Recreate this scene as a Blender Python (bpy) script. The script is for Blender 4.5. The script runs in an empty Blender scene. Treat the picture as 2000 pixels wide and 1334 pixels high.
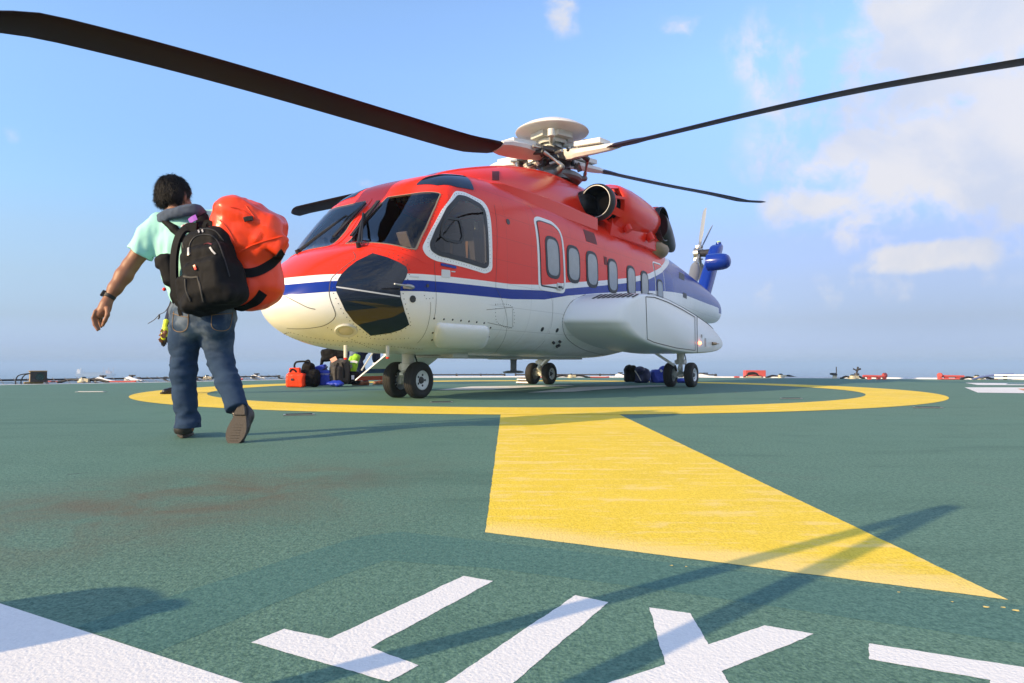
import bpy, bmesh, math, random
import numpy as np
from mathutils import Vector, Matrix, Quaternion
from mathutils.bvhtree import BVHTree
from mathutils.geometry import delaunay_2d_cdt

random.seed(7)
rng = np.random.RandomState(11)
SC = bpy.context.scene
COL = SC.collection
R = math.radians

# ------------------------------------------------------------------ camera
CAM_H, FPX, PITCH = 0.449, 1333.0, math.atan(44 / 1333)
cd = bpy.data.cameras.new('camera')
cd.sensor_width = 36.0
cd.lens = 36.0 * FPX / 2000
cd.clip_start, cd.clip_end = 0.05, 60000
cam = bpy.data.objects.new('camera', cd)
COL.objects.link(cam)
cam.location = (0, 0, CAM_H)
cam.rotation_euler = (math.pi / 2 + PITCH, 0, 0)
SC.camera = cam

# ------------------------------------------------------------------ light
SUN_EL = R(21)
SUN_AZ = math.atan2(-0.827, -0.563)          # clockwise from +Y, where the sun stands
sd = bpy.data.lights.new('sun', 'SUN')
sd.energy, sd.angle, sd.color = 3.4, R(0.55), (1.0, 0.74, 0.42)
sun = bpy.data.objects.new('sun', sd)
COL.objects.link(sun)
sdir = Vector((0.827 * math.cos(SUN_EL), 0.563 * math.cos(SUN_EL), -math.sin(SUN_EL)))
sun.rotation_euler = sdir.to_track_quat('-Z', 'Y').to_euler()
sun.location = (-30, -20, 30)

SC.view_settings.view_transform = 'Standard'
SC.view_settings.look = 'None'
SC.view_settings.exposure = 1.0
SC.view_settings.gamma = 1
SC.render.film_transparent = False
SC.cycles.max_bounces = 8
SC.cycles.volume_bounces = 1


class NT:
    """small helper to write node trees"""
    def __init__(s, tree):
        s.t = tree
        tree.nodes.clear()

    def n(s, typ, inputs=None, **kw):
        nd = s.t.nodes.new(typ)
        for k, v in kw.items():
            setattr(nd, k, v)
        for k, v in (inputs or {}).items():
            s.set(nd.inputs[k], v)
        return nd

    def set(s, sock, v):
        if isinstance(v, bpy.types.NodeSocket):
            s.t.links.new(v, sock)
        elif isinstance(v, bpy.types.Node):
            s.t.links.new(v.outputs[0], sock)
        else:
            if isinstance(v, (tuple, list)) and len(v) == 3 and sock.type == 'RGBA':
                v = tuple(v) + (1,)
            sock.default_value = v

    def m(s, op, a, b=None, c=None, clamp=False):
        nd = s.t.nodes.new('ShaderNodeMath')
        nd.operation = op
        nd.use_clamp = clamp
        s.set(nd.inputs[0], a)
        if b is not None:
            s.set(nd.inputs[1], b)
        if c is not None:
            s.set(nd.inputs[2], c)
        return nd.outputs[0]

    def mix(s, f, a, b, blend='MIX'):
        nd = s.t.nodes.new('ShaderNodeMix')
        nd.data_type = 'RGBA'
        nd.blend_type = blend
        s.set(nd.inputs[0], f)
        s.set(nd.inputs[6], a)
        s.set(nd.inputs[7], b)
        return nd.outputs[2]

    def ramp(s, f, stops, interp='LINEAR'):
        nd = s.t.nodes.new('ShaderNodeValToRGB')
        nd.color_ramp.interpolation = interp
        e = nd.color_ramp.elements
        while len(e) > len(stops):
            e.remove(e[-1])
        while len(e) < len(stops):
            e.new(0.5)
        for el, (p, c) in zip(e, stops):
            el.position = p
            el.color = (c, c, c, 1) if isinstance(c, (int, float)) else tuple(c) + (1,)
        s.set(nd.inputs[0], f)
        return nd.outputs[0]

    def noise(s, vec, scale, detail=3, rough=0.5, dist=0.0):
        nd = s.n('ShaderNodeTexNoise', {'Scale': scale, 'Detail': detail, 'Roughness': rough, 'Distortion': dist})
        if vec is not None:
            s.set(nd.inputs['Vector'], vec)
        return nd.outputs[0]

    def smooth(s, v, a, b):
        nd = s.n('ShaderNodeMapRange', interpolation_type='SMOOTHSTEP')
        s.set(nd.inputs[0], v)
        nd.inputs[1].default_value = a
        nd.inputs[2].default_value = b
        return nd.outputs[0]


# ------------------------------------------------------------------ sky
world = bpy.data.worlds.new("World")
SC.world = world
world.use_nodes = True
w = NT(world.node_tree)
sky = w.n('ShaderNodeTexSky', sky_type='NISHITA', sun_disc=False, sun_elevation=SUN_EL,
          sun_rotation=SUN_AZ, altitude=20, air_density=1.0, dust_density=0.6, ozone_density=1.5)
tc = w.n('ShaderNodeTexCoord')
sep = w.n('ShaderNodeSeparateXYZ', {0: tc.outputs['Generated']})
dx, dy, dz = sep.outputs
az = w.m('ARCTAN2', dx, dy)
el = w.m('ARCSINE', dz)
dirn = tc.outputs['Generated']
n1 = w.noise(dirn, 6.0, 9, 0.60, 0.5)
n2 = w.noise(dirn, 16.0, 7, 0.6, 0.2)
nn = w.m('ADD', w.m('MULTIPLY', n1, 0.5), w.m('MULTIPLY', n2, 0.5))


def sky_spot(px, py, rx, ry, k):
    u, v = (px - 1000) / FPX, (711 - py) / FPX
    a = math.atan(u)
    e = math.atan(v * math.cos(a))
    qa = w.m('DIVIDE', w.m('SUBTRACT', az, a), rx / FPX)
    qe = w.m('DIVIDE', w.m('SUBTRACT', el, e), ry / FPX)
    d = w.m('ADD', w.m('MULTIPLY', qa, qa), w.m('MULTIPLY', qe, qe))
    return w.m('MULTIPLY', w.m('POWER', 2.718, w.m('MULTIPLY', d, -1.0)), k)


spots = [(1900, 30, 230, 110, 1.0), (1760, 60, 110, 60, .6), (1820, 190, 230, 90, .85), (1930, 290, 300, 130, 1.15), (1730, 300, 200, 95, .9), (1640, 385, 190, 50, .75),
         (1550, 150, 80, 75, .55), (1835, 497, 92, 32, 1.25), (1800, 515, 120, 22, .7), (1095, 35, 44, 46, .62), (1330, 42, 60, 26, .5), (1500, 90, 90, 70, .4),
         (740, 355, 60, 12, .42), (10, 262, 20, 20, .5), (930, 25, 40, 16, .25), (1700, 560, 240, 40, .42), (1950, 420, 200, 60, .5)]
msk = None
for sp in spots:
    v_ = sky_spot(*sp)
    msk = v_ if msk is None else w.m('MAXIMUM', msk, v_)
# thin fair-weather clouds elsewhere, behind and above the photographer
cover = w.m('MULTIPLY', w.smooth(w.m('ABSOLUTE', az), 0.75, 1.3), 0.45)
cover = w.m('MULTIPLY', cover, w.smooth(el, 0.05, 0.25))
msk = w.m('MAXIMUM', msk, cover)
# unseen bright cloud added right of the frame as fill light for the port hull
fill_bank = w.m('MULTIPLY', w.m('MULTIPLY', w.smooth(az, 0.70, 0.95), w.smooth(az, 2.9, 2.3)), w.m('MULTIPLY', w.smooth(el, 0.02, 0.2), w.smooth(el, 1.25, 0.8)))
msk = w.m('MAXIMUM', msk, w.m('MULTIPLY', fill_bank, .85))
cl = w.smooth(w.m('ADD', msk, w.m('MULTIPLY', w.m('SUBTRACT', nn, 0.5), 2.9)), 0.26, 0.80)
cl = w.m('MULTIPLY', cl, w.smooth(msk, 0.06, 0.35))
shade = w.smooth(w.noise(dirn, 5.5, 6, 0.55, .4), 0.36, 0.60)
cloudcol = w.mix(shade, (2.2, 2.34, 2.72), (2.9, 2.79, 2.76))
# humid tropical air: the sky pales towards the horizon
hz = w.ramp(w.m('DIVIDE', el, 0.8), [(0.0, (.36, .50, .98)), (0.03, (.335, .435, .86)), (0.075, (.38, .425, .63)), (0.14, (.51, .53, .635)), (0.21, (.63, .66, .73)), (0.275, (.695, .785, .865)),
                                     (0.36, (.77, .88, 1.01)), (0.45, (.88, .98, 1.13)), (0.6, (.96, 1.06, 1.15)), (1.0, (.90, 1.0, 1.15))])
skc = w.n('ShaderNodeMix', data_type='RGBA', blend_type='MULTIPLY')
skc.inputs[0].default_value = 1
w.set(skc.inputs[6], sky.outputs[0])
# the side of the sky away from the sun is a little deeper and less green
azf = w.smooth(az, -0.75, 0.05)
hz2 = w.ramp(w.m('DIVIDE', el, 0.8), [(0.0, (.90, .86, .86)), (0.06, (.86, .80, .82)), (0.21, (.82, .735, .87)), (0.36, (.92, .86, .95)), (0.5, (1, .97, 1))])
azg = w.smooth(az, 0.05, 0.62)
hz3 = w.ramp(w.m('DIVIDE', el, 0.8), [(0.0, (.74, .75, .74)), (0.06, (.66, .67, .67)), (0.21, (.82, .79, .80)), (0.36, (.93, .91, .92)), (0.5, (1, 1, 1))])
hzm = w.mix(azf, hz, w.mix(1.0, hz, hz2, 'MULTIPLY'))
w.set(skc.inputs[7], w.mix(azg, hzm, w.mix(1.0, hzm, hz3, 'MULTIPLY')))
cloudcol = w.mix(fill_bank, cloudcol, (3.4, 3.7, 4.4))
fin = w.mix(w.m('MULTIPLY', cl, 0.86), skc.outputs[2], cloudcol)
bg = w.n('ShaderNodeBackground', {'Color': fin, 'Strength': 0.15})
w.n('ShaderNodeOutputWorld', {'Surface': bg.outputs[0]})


# ------------------------------------------------------------------ placing helpers
_fw = Vector((0, math.cos(PITCH), math.sin(PITCH)))
_up = Vector((0, -math.sin(PITCH), math.cos(PITCH)))
CAM = Vector((0, 0, CAM_H))


def ray(px, py):
    return _fw + Vector(((px - 1000) / FPX, 0, 0)) + _up * ((667 - py) / FPX)


def W(px, py, d):
    """world point seen at photograph pixel px,py at ground distance d"""
    r = ray(px, py)
    return CAM + r * (d / r.y)


def G(px, py, z=0.0):
    r = ray(px, py)
    return CAM + r * ((z - CAM_H) / r.z)


# ------------------------------------------------------------------ materials
def mat(name, base, rough=0.5, metal=0.0, var=0.06, vscale=6.0, bump=0.0, bscale=60.0, coat=0.0, spec=0.5, emit=None, sheen=0.0):
    m = bpy.data.materials.new(name)
    m.use_nodes = True
    t = NT(m.node_tree)
    tcn = t.n('ShaderNodeTexCoord')
    ob = tcn.outputs['Object']
    n = t.noise(ob, vscale, 5, 0.6)
    f = t.m('MULTIPLY', t.m('SUBTRACT', n, 0.5), 2 * var)
    hsv = t.n('ShaderNodeHueSaturation', {'Color': tuple(base) + (1,), 'Value': t.m('ADD', f, 1.0)})
    p = t.n('ShaderNodeBsdfPrincipled', {'Base Color': hsv, 'Metallic': metal, 'Coat Weight': coat, 'Coat Roughness': 0.04,
                                         'Specular IOR Level': spec, 'Sheen Weight': sheen})
    t.set(p.inputs['Roughness'], t.m('ADD', t.m('MULTIPLY', t.m('SUBTRACT', n, 0.5), 0.15), rough, clamp=True))
    if emit:
        p.inputs['Emission Color'].default_value = tuple(emit[0]) + (1,)
        p.inputs['Emission Strength'].default_value = emit[1]
    if bump:
        b = t.n('ShaderNodeBump', {'Strength': 1.0, 'Distance': bump, 'Height': t.noise(ob, bscale, 4, 0.6)})
        t.set(p.inputs['Normal'], b)
    t.n('ShaderNodeOutputMaterial', {'Surface': p.outputs[0]})
    m.diffuse_color = tuple(base) + (1,)
    return m


RED, BLUE, WHITE = (0.80, 0.034, 0.013), (0.006, 0.030, 0.27), (0.82, 0.82, 0.80)


def deck_mat(name, base, spk, grain=1.0, stains=True, wear=None):
    """rough non-slip paint: grit bump, speckle, worn and dirty areas"""
    m = bpy.data.materials.new(name)
    m.use_nodes = True
    t = NT(m.node_tree)
    geo = t.n('ShaderNodeNewGeometry')
    pos = geo.outputs['Position']
    g1 = t.noise(pos, 170.0, 2, 0.6)
    g2 = t.noise(pos, 65.0, 3, 0.6)
    vor = t.n('ShaderNodeTexVoronoi', {'Vector': pos, 'Scale': 150.0})
    grit = t.m('ADD', t.m('MULTIPLY', g1, 0.7), t.m('MULTIPLY', g2, 0.6))
    big = t.noise(pos, 0.55, 6, 0.62, 0.6)
    mid = t.noise(pos, 3.2, 6, 0.6, 0.3)
    c = t.mix(t.smooth(grit, 0.42, 0.88), tuple(x * 0.72 for x in base), spk)
    c = t.mix(t.m('MULTIPLY', t.smooth(big, 0.35, 0.7), 0.35), c, tuple(x * 1.18 + 0.012 for x in base))
    c = t.mix(t.m('MULTIPLY', t.smooth(mid, 0.45, 0.75), 0.25), c, tuple(x * 0.75 for x in base))
    if wear:
        wn = t.noise(pos, 9.0, 6, 0.7, 0.4)
        ws = t.n('ShaderNodeMapping', {'Vector': pos, 'Rotation': (0, 0, R(27)), 'Scale': (1.2, 9.0, 1)})
        wl = t.noise(ws, 1.6, 5, 0.65, 0.3)
        c = t.mix(t.m('MULTIPLY', t.smooth(t.m('ADD', t.m('MULTIPLY', wn, .4), t.m('MULTIPLY', wl, .6)), 0.49, 0.62), 0.65), c, wear)
        s3 = t.n('ShaderNodeSeparateXYZ', {0: pos})
        ed = t.m('ADD', t.m('MULTIPLY', t.m('SUBTRACT', s3.outputs[0], -0.071), 0.456), t.m('MULTIPLY', t.m('SUBTRACT', s3.outputs[1], 1.836), 0.890))
        ed = t.smooth(t.m('ADD', ed, t.m('MULTIPLY', t.m('SUBTRACT', wl, .5), .35)), 0.16, 0.02)
        c = t.mix(t.m('MULTIPLY', ed, 0.75), c, wear)
    if stains:
        sx = t.n('ShaderNodeSeparateXYZ', {0: pos})
        # rusty run-off on the left, in front of the camera
        rx_, ry_ = t.m('ADD', sx.outputs[0], 1.12), t.m('SUBTRACT', sx.outputs[1], 2.25)
        a = t.m('DIVIDE', t.m('ADD', t.m('MULTIPLY', rx_, .6), t.m('MULTIPLY', ry_, .8)), 0.85)
        b = t.m('DIVIDE', t.m('SUBTRACT', t.m('MULTIPLY', rx_, .8), t.m('MULTIPLY', ry_, .6)), 0.50)
        d = t.m('ADD', t.m('MULTIPLY', a, a), t.m('MULTIPLY', b, b))
        st = t.m('MULTIPLY', t.m('POWER', 2.718, t.m('MULTIPLY', d, -1.0)), t.smooth(t.noise(pos, 3.0, 6, 0.65, .5), 0.25, 0.7))
        c = t.mix(t.m('MULTIPLY', st, 0.9), c, (0.125, 0.092, 0.058))
        # scuffed lanes and scrubbed patches
        ms = t.n('ShaderNodeMapping', {'Vector': pos, 'Rotation': (0, 0, R(-12)), 'Scale': (.35, 2.2, 1)})
        ln_ = t.noise(ms, 1.3, 6, .62, .8)
        c = t.mix(t.m('MULTIPLY', t.smooth(ln_, .52, .72), .30), c, tuple(x * 1.35 + .02 for x in base))
        c = t.mix(t.m('MULTIPLY', t.smooth(ln_, .46, .28), .35), c, tuple(x * .62 for x in base))
        spots_ = t.smooth(t.noise(pos, 7.0, 3, .5), .70, .76)
        c = t.mix(t.m('MULTIPLY', spots_, .45), c, (0.045, 0.06, 0.05))
        wet = t.smooth(t.noise(pos, 1.1, 5, 0.7, 1.0), 0.6, 0.72)
        c = t.mix(t.m('MULTIPLY', wet, 0.25), c, (0.10, 0.12, 0.10))
    p = t.n('ShaderNodeBsdfPrincipled', {'Base Color': c, 'Roughness': 0.75, 'Specular IOR Level': 0.22})
    h = t.m('ADD', grit, t.m('MULTIPLY', vor.outputs[0], -0.35))
    bp = t.n('ShaderNodeBump', {'Strength': 0.85, 'Distance': 0.0042 * grain, 'Height': h})
    t.set(p.inputs['Normal'], bp)
    t.n('ShaderNodeOutputMaterial', {'Surface': p.outputs[0]})
    return m


M_GREEN = deck_mat('deck_green', (0.066, 0.152, 0.114), (0.150, 0.268, 0.202), 0.60)
M_PATCH = deck_mat('repaint_green', (0.054, 0.145, 0.122), (0.108, 0.222, 0.182), 0.4, False)
M_YELLOW = deck_mat('marking_yellow', (0.83, 0.585, 0.035), (0.88, 0.66, 0.075), 0.55, False, (0.84, 0.64, 0.24))
M_WHITE = deck_mat('marking_white', (0.72, 0.73, 0.74), (0.80, 0.80, 0.80), 0.38, False, (0.72, 0.72, 0.71))
M_SMEAR = deck_mat('marking_orange', (0.7, 0.28, 0.16), (0.75, 0.35, 0.22), 0.8, False)

m_white = mat('white_paint', WHITE, 0.24, var=0.02, vscale=1.2, spec=.35)
m_cream = mat('gear_enamel', (0.56, 0.56, 0.50), 0.35, var=0.10, vscale=25)
m_red = mat('red_paint', RED, 0.20, var=0.04, vscale=1.5, spec=.26)
m_blue = mat('blue_paint', BLUE, 0.22, var=0.05, vscale=2, spec=.34)
m_black = mat('black_rubber', (0.012, 0.012, 0.013), 0.6, var=0.2, vscale=30, bump=0.001, bscale=200)
m_tyre = mat('tyre_rubber', (0.018, 0.017, 0.016), 0.75, var=0.3, vscale=18, bump=0.001, bscale=120)
m_blade = mat('blade_composite', (0.020, 0.008, 0.006), 0.5, var=0.25, vscale=3, spec=.12)
m_glass = mat('tinted_glass', (0.020, 0.013, 0.012), 0.03, var=0.25, vscale=2.5, spec=0.5)
m_glassb = mat('side_glass', (0.010, 0.016, 0.028), 0.03, var=0.3, vscale=4, spec=0.38)
m_chin = mat('chin_glass', (0.006, 0.010, 0.020), 0.02, var=0.3, vscale=3, spec=0.6)
m_pane = mat('cabin_pane', (0.24, 0.26, 0.27), 0.08, var=0.18, vscale=9, spec=0.6)
def clear_glass(name, tint, k=1.0):
    m = bpy.data.materials.new(name)
    m.use_nodes = True
    t = NT(m.node_tree)
    fr = t.n('ShaderNodeFresnel', {'IOR': 1.5})
    tr_ = t.n('ShaderNodeBsdfTransparent', {'Color': tuple(tint) + (1,)})
    gl_ = t.n('ShaderNodeBsdfGlossy', {'Color': (1, 1, 1, 1), 'Roughness': .015})
    t.set(fr.inputs['IOR'], t.m('ADD', 1.47, t.m('MULTIPLY', t.noise(t.n('ShaderNodeTexCoord').outputs['Object'], 3.0, 3), .08)))
    mx = t.n('ShaderNodeMixShader', {0: t.m('MULTIPLY', fr, k), 1: tr_, 2: gl_})
    t.n('ShaderNodeOutputMaterial', {'Surface': mx.outputs[0]})
    return m


m_clear = clear_glass('windscreen_glass', (.86, .78, .75))
m_clearb = clear_glass('side_window_glass', (.36, .42, .50), .9)
m_throat = mat('intake_black', (0.004, 0.004, 0.005), 0.95, spec=.04)
m_liner = mat('cockpit_lining', (0.050, 0.045, 0.045), 0.85, var=.3)
m_panelgrey = mat('instrument_grey', (0.030, 0.031, 0.034), 0.7, var=.3, vscale=20)
m_seat = mat('seat_cover', (0.10, 0.085, 0.075), 0.9, var=.25)
m_gasket = mat('window_gasket', (0.010, 0.012, 0.016), 0.5, var=0.2)
m_line = mat('panel_gap', (0.07, 0.06, 0.055), 0.7)
m_rivet = mat('rivet_heads', (0.045, 0.035, 0.03), 0.6)
m_steel = mat('worn_steel', (0.42, 0.41, 0.38), 0.32, 0.85, var=0.3, vscale=30)
m_dark = mat('dark_metal', (0.05, 0.05, 0.052), 0.42, 0.5, var=0.4, vscale=25)
m_grey = mat('grey_metal', (0.20, 0.21, 0.21), 0.45, 0.3, var=0.25, vscale=20)
m_soot = mat('sooty_black', (0.008, 0.008, 0.010), 0.35, var=0.3, vscale=8)
m_burnt = mat('heat_stained_steel', (0.34, 0.24, 0.15), 0.38, 0.7, var=0.35, vscale=9)
m_seal = mat('windscreen_sealant', (0.20, 0.16, 0.12), 0.5)
m_silver = mat('window_trim', (0.62, 0.62, 0.60), 0.35, 0.2)


# ------------------------------------------------------------------ mesh builder
class MB:
    def __init__(s):
        s.v, s.f, s.mi = [], [], []

    def add(s, vs, fs, m=0):
        o = len(s.v)
        s.v += [Vector(p) for p in vs]
        s.f += [tuple(i + o for i in f) for f in fs]
        s.mi += [m] * len(fs)
        return s

    def box(s, c, size, rot=None, m=0):
        hx, hy, hz = (x / 2 for x in size)
        vs = [Vector((x, y, z)) for x in (-hx, hx) for y in (-hy, hy) for z in (-hz, hz)]
        if rot is not None:
            vs = [rot @ p for p in vs]
        vs = [p + Vector(c) for p in vs]
        return s.add(vs, [(0, 1, 3, 2), (4, 6, 7, 5), (0, 4, 5, 1), (2, 3, 7, 6), (0, 2, 6, 4), (1, 5, 7, 3)], m)

    def cyl(s, a, b, r0, r1=None, n=16, m=0, cap=True):
        a, b = Vector(a), Vector(b)
        r1 = r0 if r1 is None else r1
        ax = (b - a).normalized()
        e1 = ax.orthogonal().normalized()
        e2 = ax.cross(e1)
        vs, fs = [], []
        for c, r in ((a, r0), (b, r1)):
            for k in range(n):
                t = 2 * math.pi * k / n
                vs.append(c + (e1 * math.cos(t) + e2 * math.sin(t)) * r)
        for k in range(n):
            j = (k + 1) % n
            fs.append((k, j, n + j, n + k))
        if cap:
            fs.append(tuple(range(n - 1, -1, -1)))
            fs.append(tuple(range(n, 2 * n)))
        return s.add(vs, fs, m)

    def lathe(s, o, ax, prof, n=32, m=0, mset=None, sq=(1, 1), e1=None):
        """prof: list of (distance along ax, radius)"""
        o, ax = Vector(o), Vector(ax).normalized()
        e1 = Vector(e1).normalized() if e1 is not None else ax.orthogonal().normalized()
        e2 = ax.cross(e1).normalized()
        vs, fs = [], []
        for d, r in prof:
            for k in range(n):
                t = 2 * math.pi * k / n
                vs.append(o + ax * d + (e1 * math.cos(t) * sq[0] + e2 * math.sin(t) * sq[1]) * r)
        for i in range(len(prof) - 1):
            for k in range(n):
                j = (k + 1) % n
                fs.append((i * n + k, i * n + j, (i + 1) * n + j, (i + 1) * n + k))
        s.add(vs, fs, m)
        if mset:
            for i in range(len(prof) - 1):
                for k in range(n):
                    s.mi[len(s.mi) - len(fs) + i * n + k] = mset[i]
        return s

    def tube(s, pts, r, n=8, m=0):
        pts = [Vector(p) for p in pts]
        rr = r if isinstance(r, (list, tuple)) else [r] * len(pts)
        vs, fs = [], []
        e1 = None
        for i, p in enumerate(pts):
            t = (pts[min(i + 1, len(pts) - 1)] - pts[max(i - 1, 0)]).normalized()
            if e1 is None:
                e1 = t.orthogonal().normalized()
            else:
                e1 = (e1 - t * e1.dot(t)).normalized()
            e2 = t.cross(e1)
            for k in range(n):
                a = 2 * math.pi * k / n
                vs.append(p + (e1 * math.cos(a) + e2 * math.sin(a)) * rr[i])
        for i in range(len(pts) - 1):
            for k in range(n):
                j = (k + 1) % n
                fs.append((i * n + k, i * n + j, (i + 1) * n + j, (i + 1) * n + k))
        fs.append(tuple(range(n - 1, -1, -1)))
        fs.append(tuple((len(pts) - 1) * n + k for k in range(n)))
        return s.add(vs, fs, m)

    def ribbon(s, pts, wdt, th, up, m=0):
        """flat strap along pts; up = direction of its face normal"""
        pts = [Vector(p) for p in pts]
        vs, fs = [], []
        for i, p in enumerate(pts):
            t = (pts[min(i + 1, len(pts) - 1)] - pts[max(i - 1, 0)]).normalized()
            u = Vector(up[i] if isinstance(up, list) else up)
            u = (u - t * u.dot(t)).normalized()
            sd_ = t.cross(u)
            for a, b in ((-1, -1), (1, -1), (1, 1), (-1, 1)):
                vs.append(p + sd_ * a * wdt / 2 + u * b * th / 2)
        for i in range(len(pts) - 1):
            for k in range(4):
                j = (k + 1) % 4
                fs.append((i * 4 + k, i * 4 + j, i * 4 + 4 + j, i * 4 + 4 + k))
        fs.append((3, 2, 1, 0))
        o = (len(pts) - 1) * 4
        fs.append((o, o + 1, o + 2, o + 3))
        return s.add(vs, fs, m)

    def rings(s, rings, m=0, cap=True):
        n = len(rings[0])
        vs = [Vector(p) for r_ in rings for p in r_]
        fs = []
        for i in range(len(rings) - 1):
            for k in range(n):
                j = (k + 1) % n
                fs.append((i * n + k, i * n + j, (i + 1) * n + j, (i + 1) * n + k))
        if cap:
            fs.append(tuple(range(n - 1, -1, -1)))
            fs.append(tuple((len(rings) - 1) * n + k for k in range(n)))
        return s.add(vs, fs, m)

    def prism(s, loop, off, m=0):
        n = len(loop)
        off = Vector(off)
        vs = [Vector(p) for p in loop] + [Vector(p) + off for p in loop]
        fs = [tuple(range(n - 1, -1, -1)), tuple(range(n, 2 * n))]
        for k in range(n):
            j = (k + 1) % n
            fs.append((k, j, n + j, n + k))
        return s.add(vs, fs, m)

    def ball(s, c, r, n=12, m=0, rot=None):
        rx, ry, rz = (r, r, r) if isinstance(r, (int, float)) else r
        vs, fs = [], []
        for i in range(n + 1):
            th = math.pi * (i + 0.0) / n
            th = min(max(th, 1e-3), math.pi - 1e-3)
            for k in range(2 * n):
                ph = math.pi * k / n
                p = Vector((rx * math.sin(th) * math.cos(ph), ry * math.sin(th) * math.sin(ph), rz * math.cos(th)))
                if rot is not None:
                    p = rot @ p
                vs.append(Vector(c) + p)
        for i in range(n):
            for k in range(2 * n):
                j = (k + 1) % (2 * n)
                fs.append((i * 2 * n + k, (i + 1) * 2 * n + k, (i + 1) * 2 * n + j, i * 2 * n + j))
        return s.add(vs, fs, m)

    def build(s, name, mats, parent=None, smooth=35, heli=False, bevel=0.0, recalc=True, loc=None):
        """heli=True: points were given as (station aft, port, height)"""
        if not isinstance(mats, (list, tuple)):
            mats = [mats]
        vs = [(-p.x, p.y, p.z) if heli else tuple(p) for p in s.v]
        if loc is not None:
            vs = [(p[0] - loc[0], p[1] - loc[1], p[2] - loc[2]) for p in vs]
        me = bpy.data.meshes.new(name)
        me.from_pydata(vs, [], s.f)
        for m_ in mats:
            me.materials.append(m_)
        me.polygons.foreach_set('material_index', s.mi)
        bm = bmesh.new()
        bm.from_mesh(me)
        if recalc:
            bmesh.ops.recalc_face_normals(bm, faces=bm.faces)
        for e in bm.edges:
            if len(e.link_faces) == 2 and e.calc_face_angle(0) > R(smooth):
                e.smooth = False
        for f in bm.faces:
            f.smooth = True
        bm.to_mesh(me)
        bm.free()
        me.update()
        ob = bpy.data.objects.new(name, me)
        COL.objects.link(ob)
        if bevel:
            b = ob.modifiers.new('bevel', 'BEVEL')
            b.width, b.segments, b.limit_method, b.angle_limit = bevel, 2, 'ANGLE', R(40)
        if parent is not None:
            ob.parent = parent
        if loc is not None:
            ob.location = loc
        return ob


def tag(o, label=None, cat=None, group=None, kind=None):
    if label:
        o['label'] = label
    if cat:
        o['category'] = cat
    if group:
        o['group'] = group
    if kind:
        o['kind'] = kind
    return o


def empty(name, loc, rz=0.0):
    o = bpy.data.objects.new(name, None)
    COL.objects.link(o)
    o.location = loc
    o.rotation_euler = (0, 0, rz)
    o.empty_display_size = 0.3
    return o


def copy_thing(o, parent=None):
    c = o.copy()
    COL.objects.link(c)
    if parent is not None:
        c.parent = parent
    for ch in o.children:
        copy_thing(ch, c)
    return c


def chaikin(pts, it=2, closed=True):
    pts = [Vector(p) for p in pts]
    for _ in range(it):
        out = []
        n = len(pts)
        for i in range(n if closed else n - 1):
            a, b = pts[i], pts[(i + 1) % n]
            out += [a * 0.75 + b * 0.25, a * 0.25 + b * 0.75]
        if not closed:
            out = [pts[0]] + out + [pts[-1]]
        pts = out
    return pts


def spline(pts, n=6):
    pts = [Vector(p) for p in pts]
    out = []
    for i in range(len(pts) - 1):
        p0, p1, p2, p3 = pts[max(i - 1, 0)], pts[i], pts[i + 1], pts[min(i + 2, len(pts) - 1)]
        for k in range(n):
            t = k / n
            out.append(0.5 * ((2 * p1) + (p2 - p0) * t + (2 * p0 - 5 * p1 + 4 * p2 - p3) * t * t + (3 * p1 - p0 - 3 * p2 + p3) * t ** 3))
    out.append(pts[-1])
    return out


def corner_round(loop, r):
    """round the corners of a polygon by radius-like distance r"""
    out = []
    n = len(loop)
    for i in range(n):
        a, b, c = Vector(loop[i - 1]), Vector(loop[i]), Vector(loop[(i + 1) % n])
        d1, d2 = (a - b), (c - b)
        q1 = b + d1.normalized() * min(r, d1.length * .48)
        q2 = b + d2.normalized() * min(r, d2.length * .48)
        for t in (0, .25, .5, .75, 1):
            out.append(q1 * (1 - t) ** 2 + b * 2 * t * (1 - t) + q2 * t * t)
    return out


# ------------------------------------------------------------------ setting: sea, deck and its painted markings
def sheet(name, loop, z, m, cut=0.0):
    mb = MB()
    if cut:      # hand-painted edge: wavers a few millimetres
        rq = random.Random(len(loop) + int(loop[0][0] * 1000))
        out = []
        for i, p_ in enumerate(loop):
            a_, b_ = Vector(p_), Vector(loop[(i + 1) % len(loop)])
            k_ = min(400, max(1, int((b_ - a_).length / .006)))
            n_ = Vector(((b_ - a_).y, -(b_ - a_).x)).normalized()
            w1 = 0.0
            for j_ in range(k_):
                w1 = .75 * w1 + rq.uniform(-1, 1) * cut * .55
                out.append(a_.lerp(b_, j_ / k_) + n_ * w1)
        loop = out
    mb.add([(p[0], p[1], z) for p in loop], [tuple(range(len(loop)))])
    o = mb.build(name, m, recalc=False)
    if o.data.polygons[0].normal.z < 0:
        o.data.flip_normals()
    return tag(o, kind='structure')


SEA_Z = -26.0
m_sea = bpy.data.materials.new('sea_water')
m_sea.use_nodes = True
t = NT(m_sea.node_tree)
pos = t.n('ShaderNodeNewGeometry').outputs['Position']
bm_ = t.n('ShaderNodeBump', {'Strength': 0.6, 'Distance': 0.5, 'Height': t.noise(pos, 0.25, 6, 0.6)})
p = t.n('ShaderNodeBsdfPrincipled', {'Base Color': (0.02, 0.06, 0.09, 1), 'Roughness': 0.25, 'Normal': bm_})
t.n('ShaderNodeOutputMaterial', {'Surface': p.outputs[0]})
sheet('sea', [(-14000, -600), (14000, -600), (14000, 14000), (-14000, 14000)], SEA_Z, m_sea)

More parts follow.
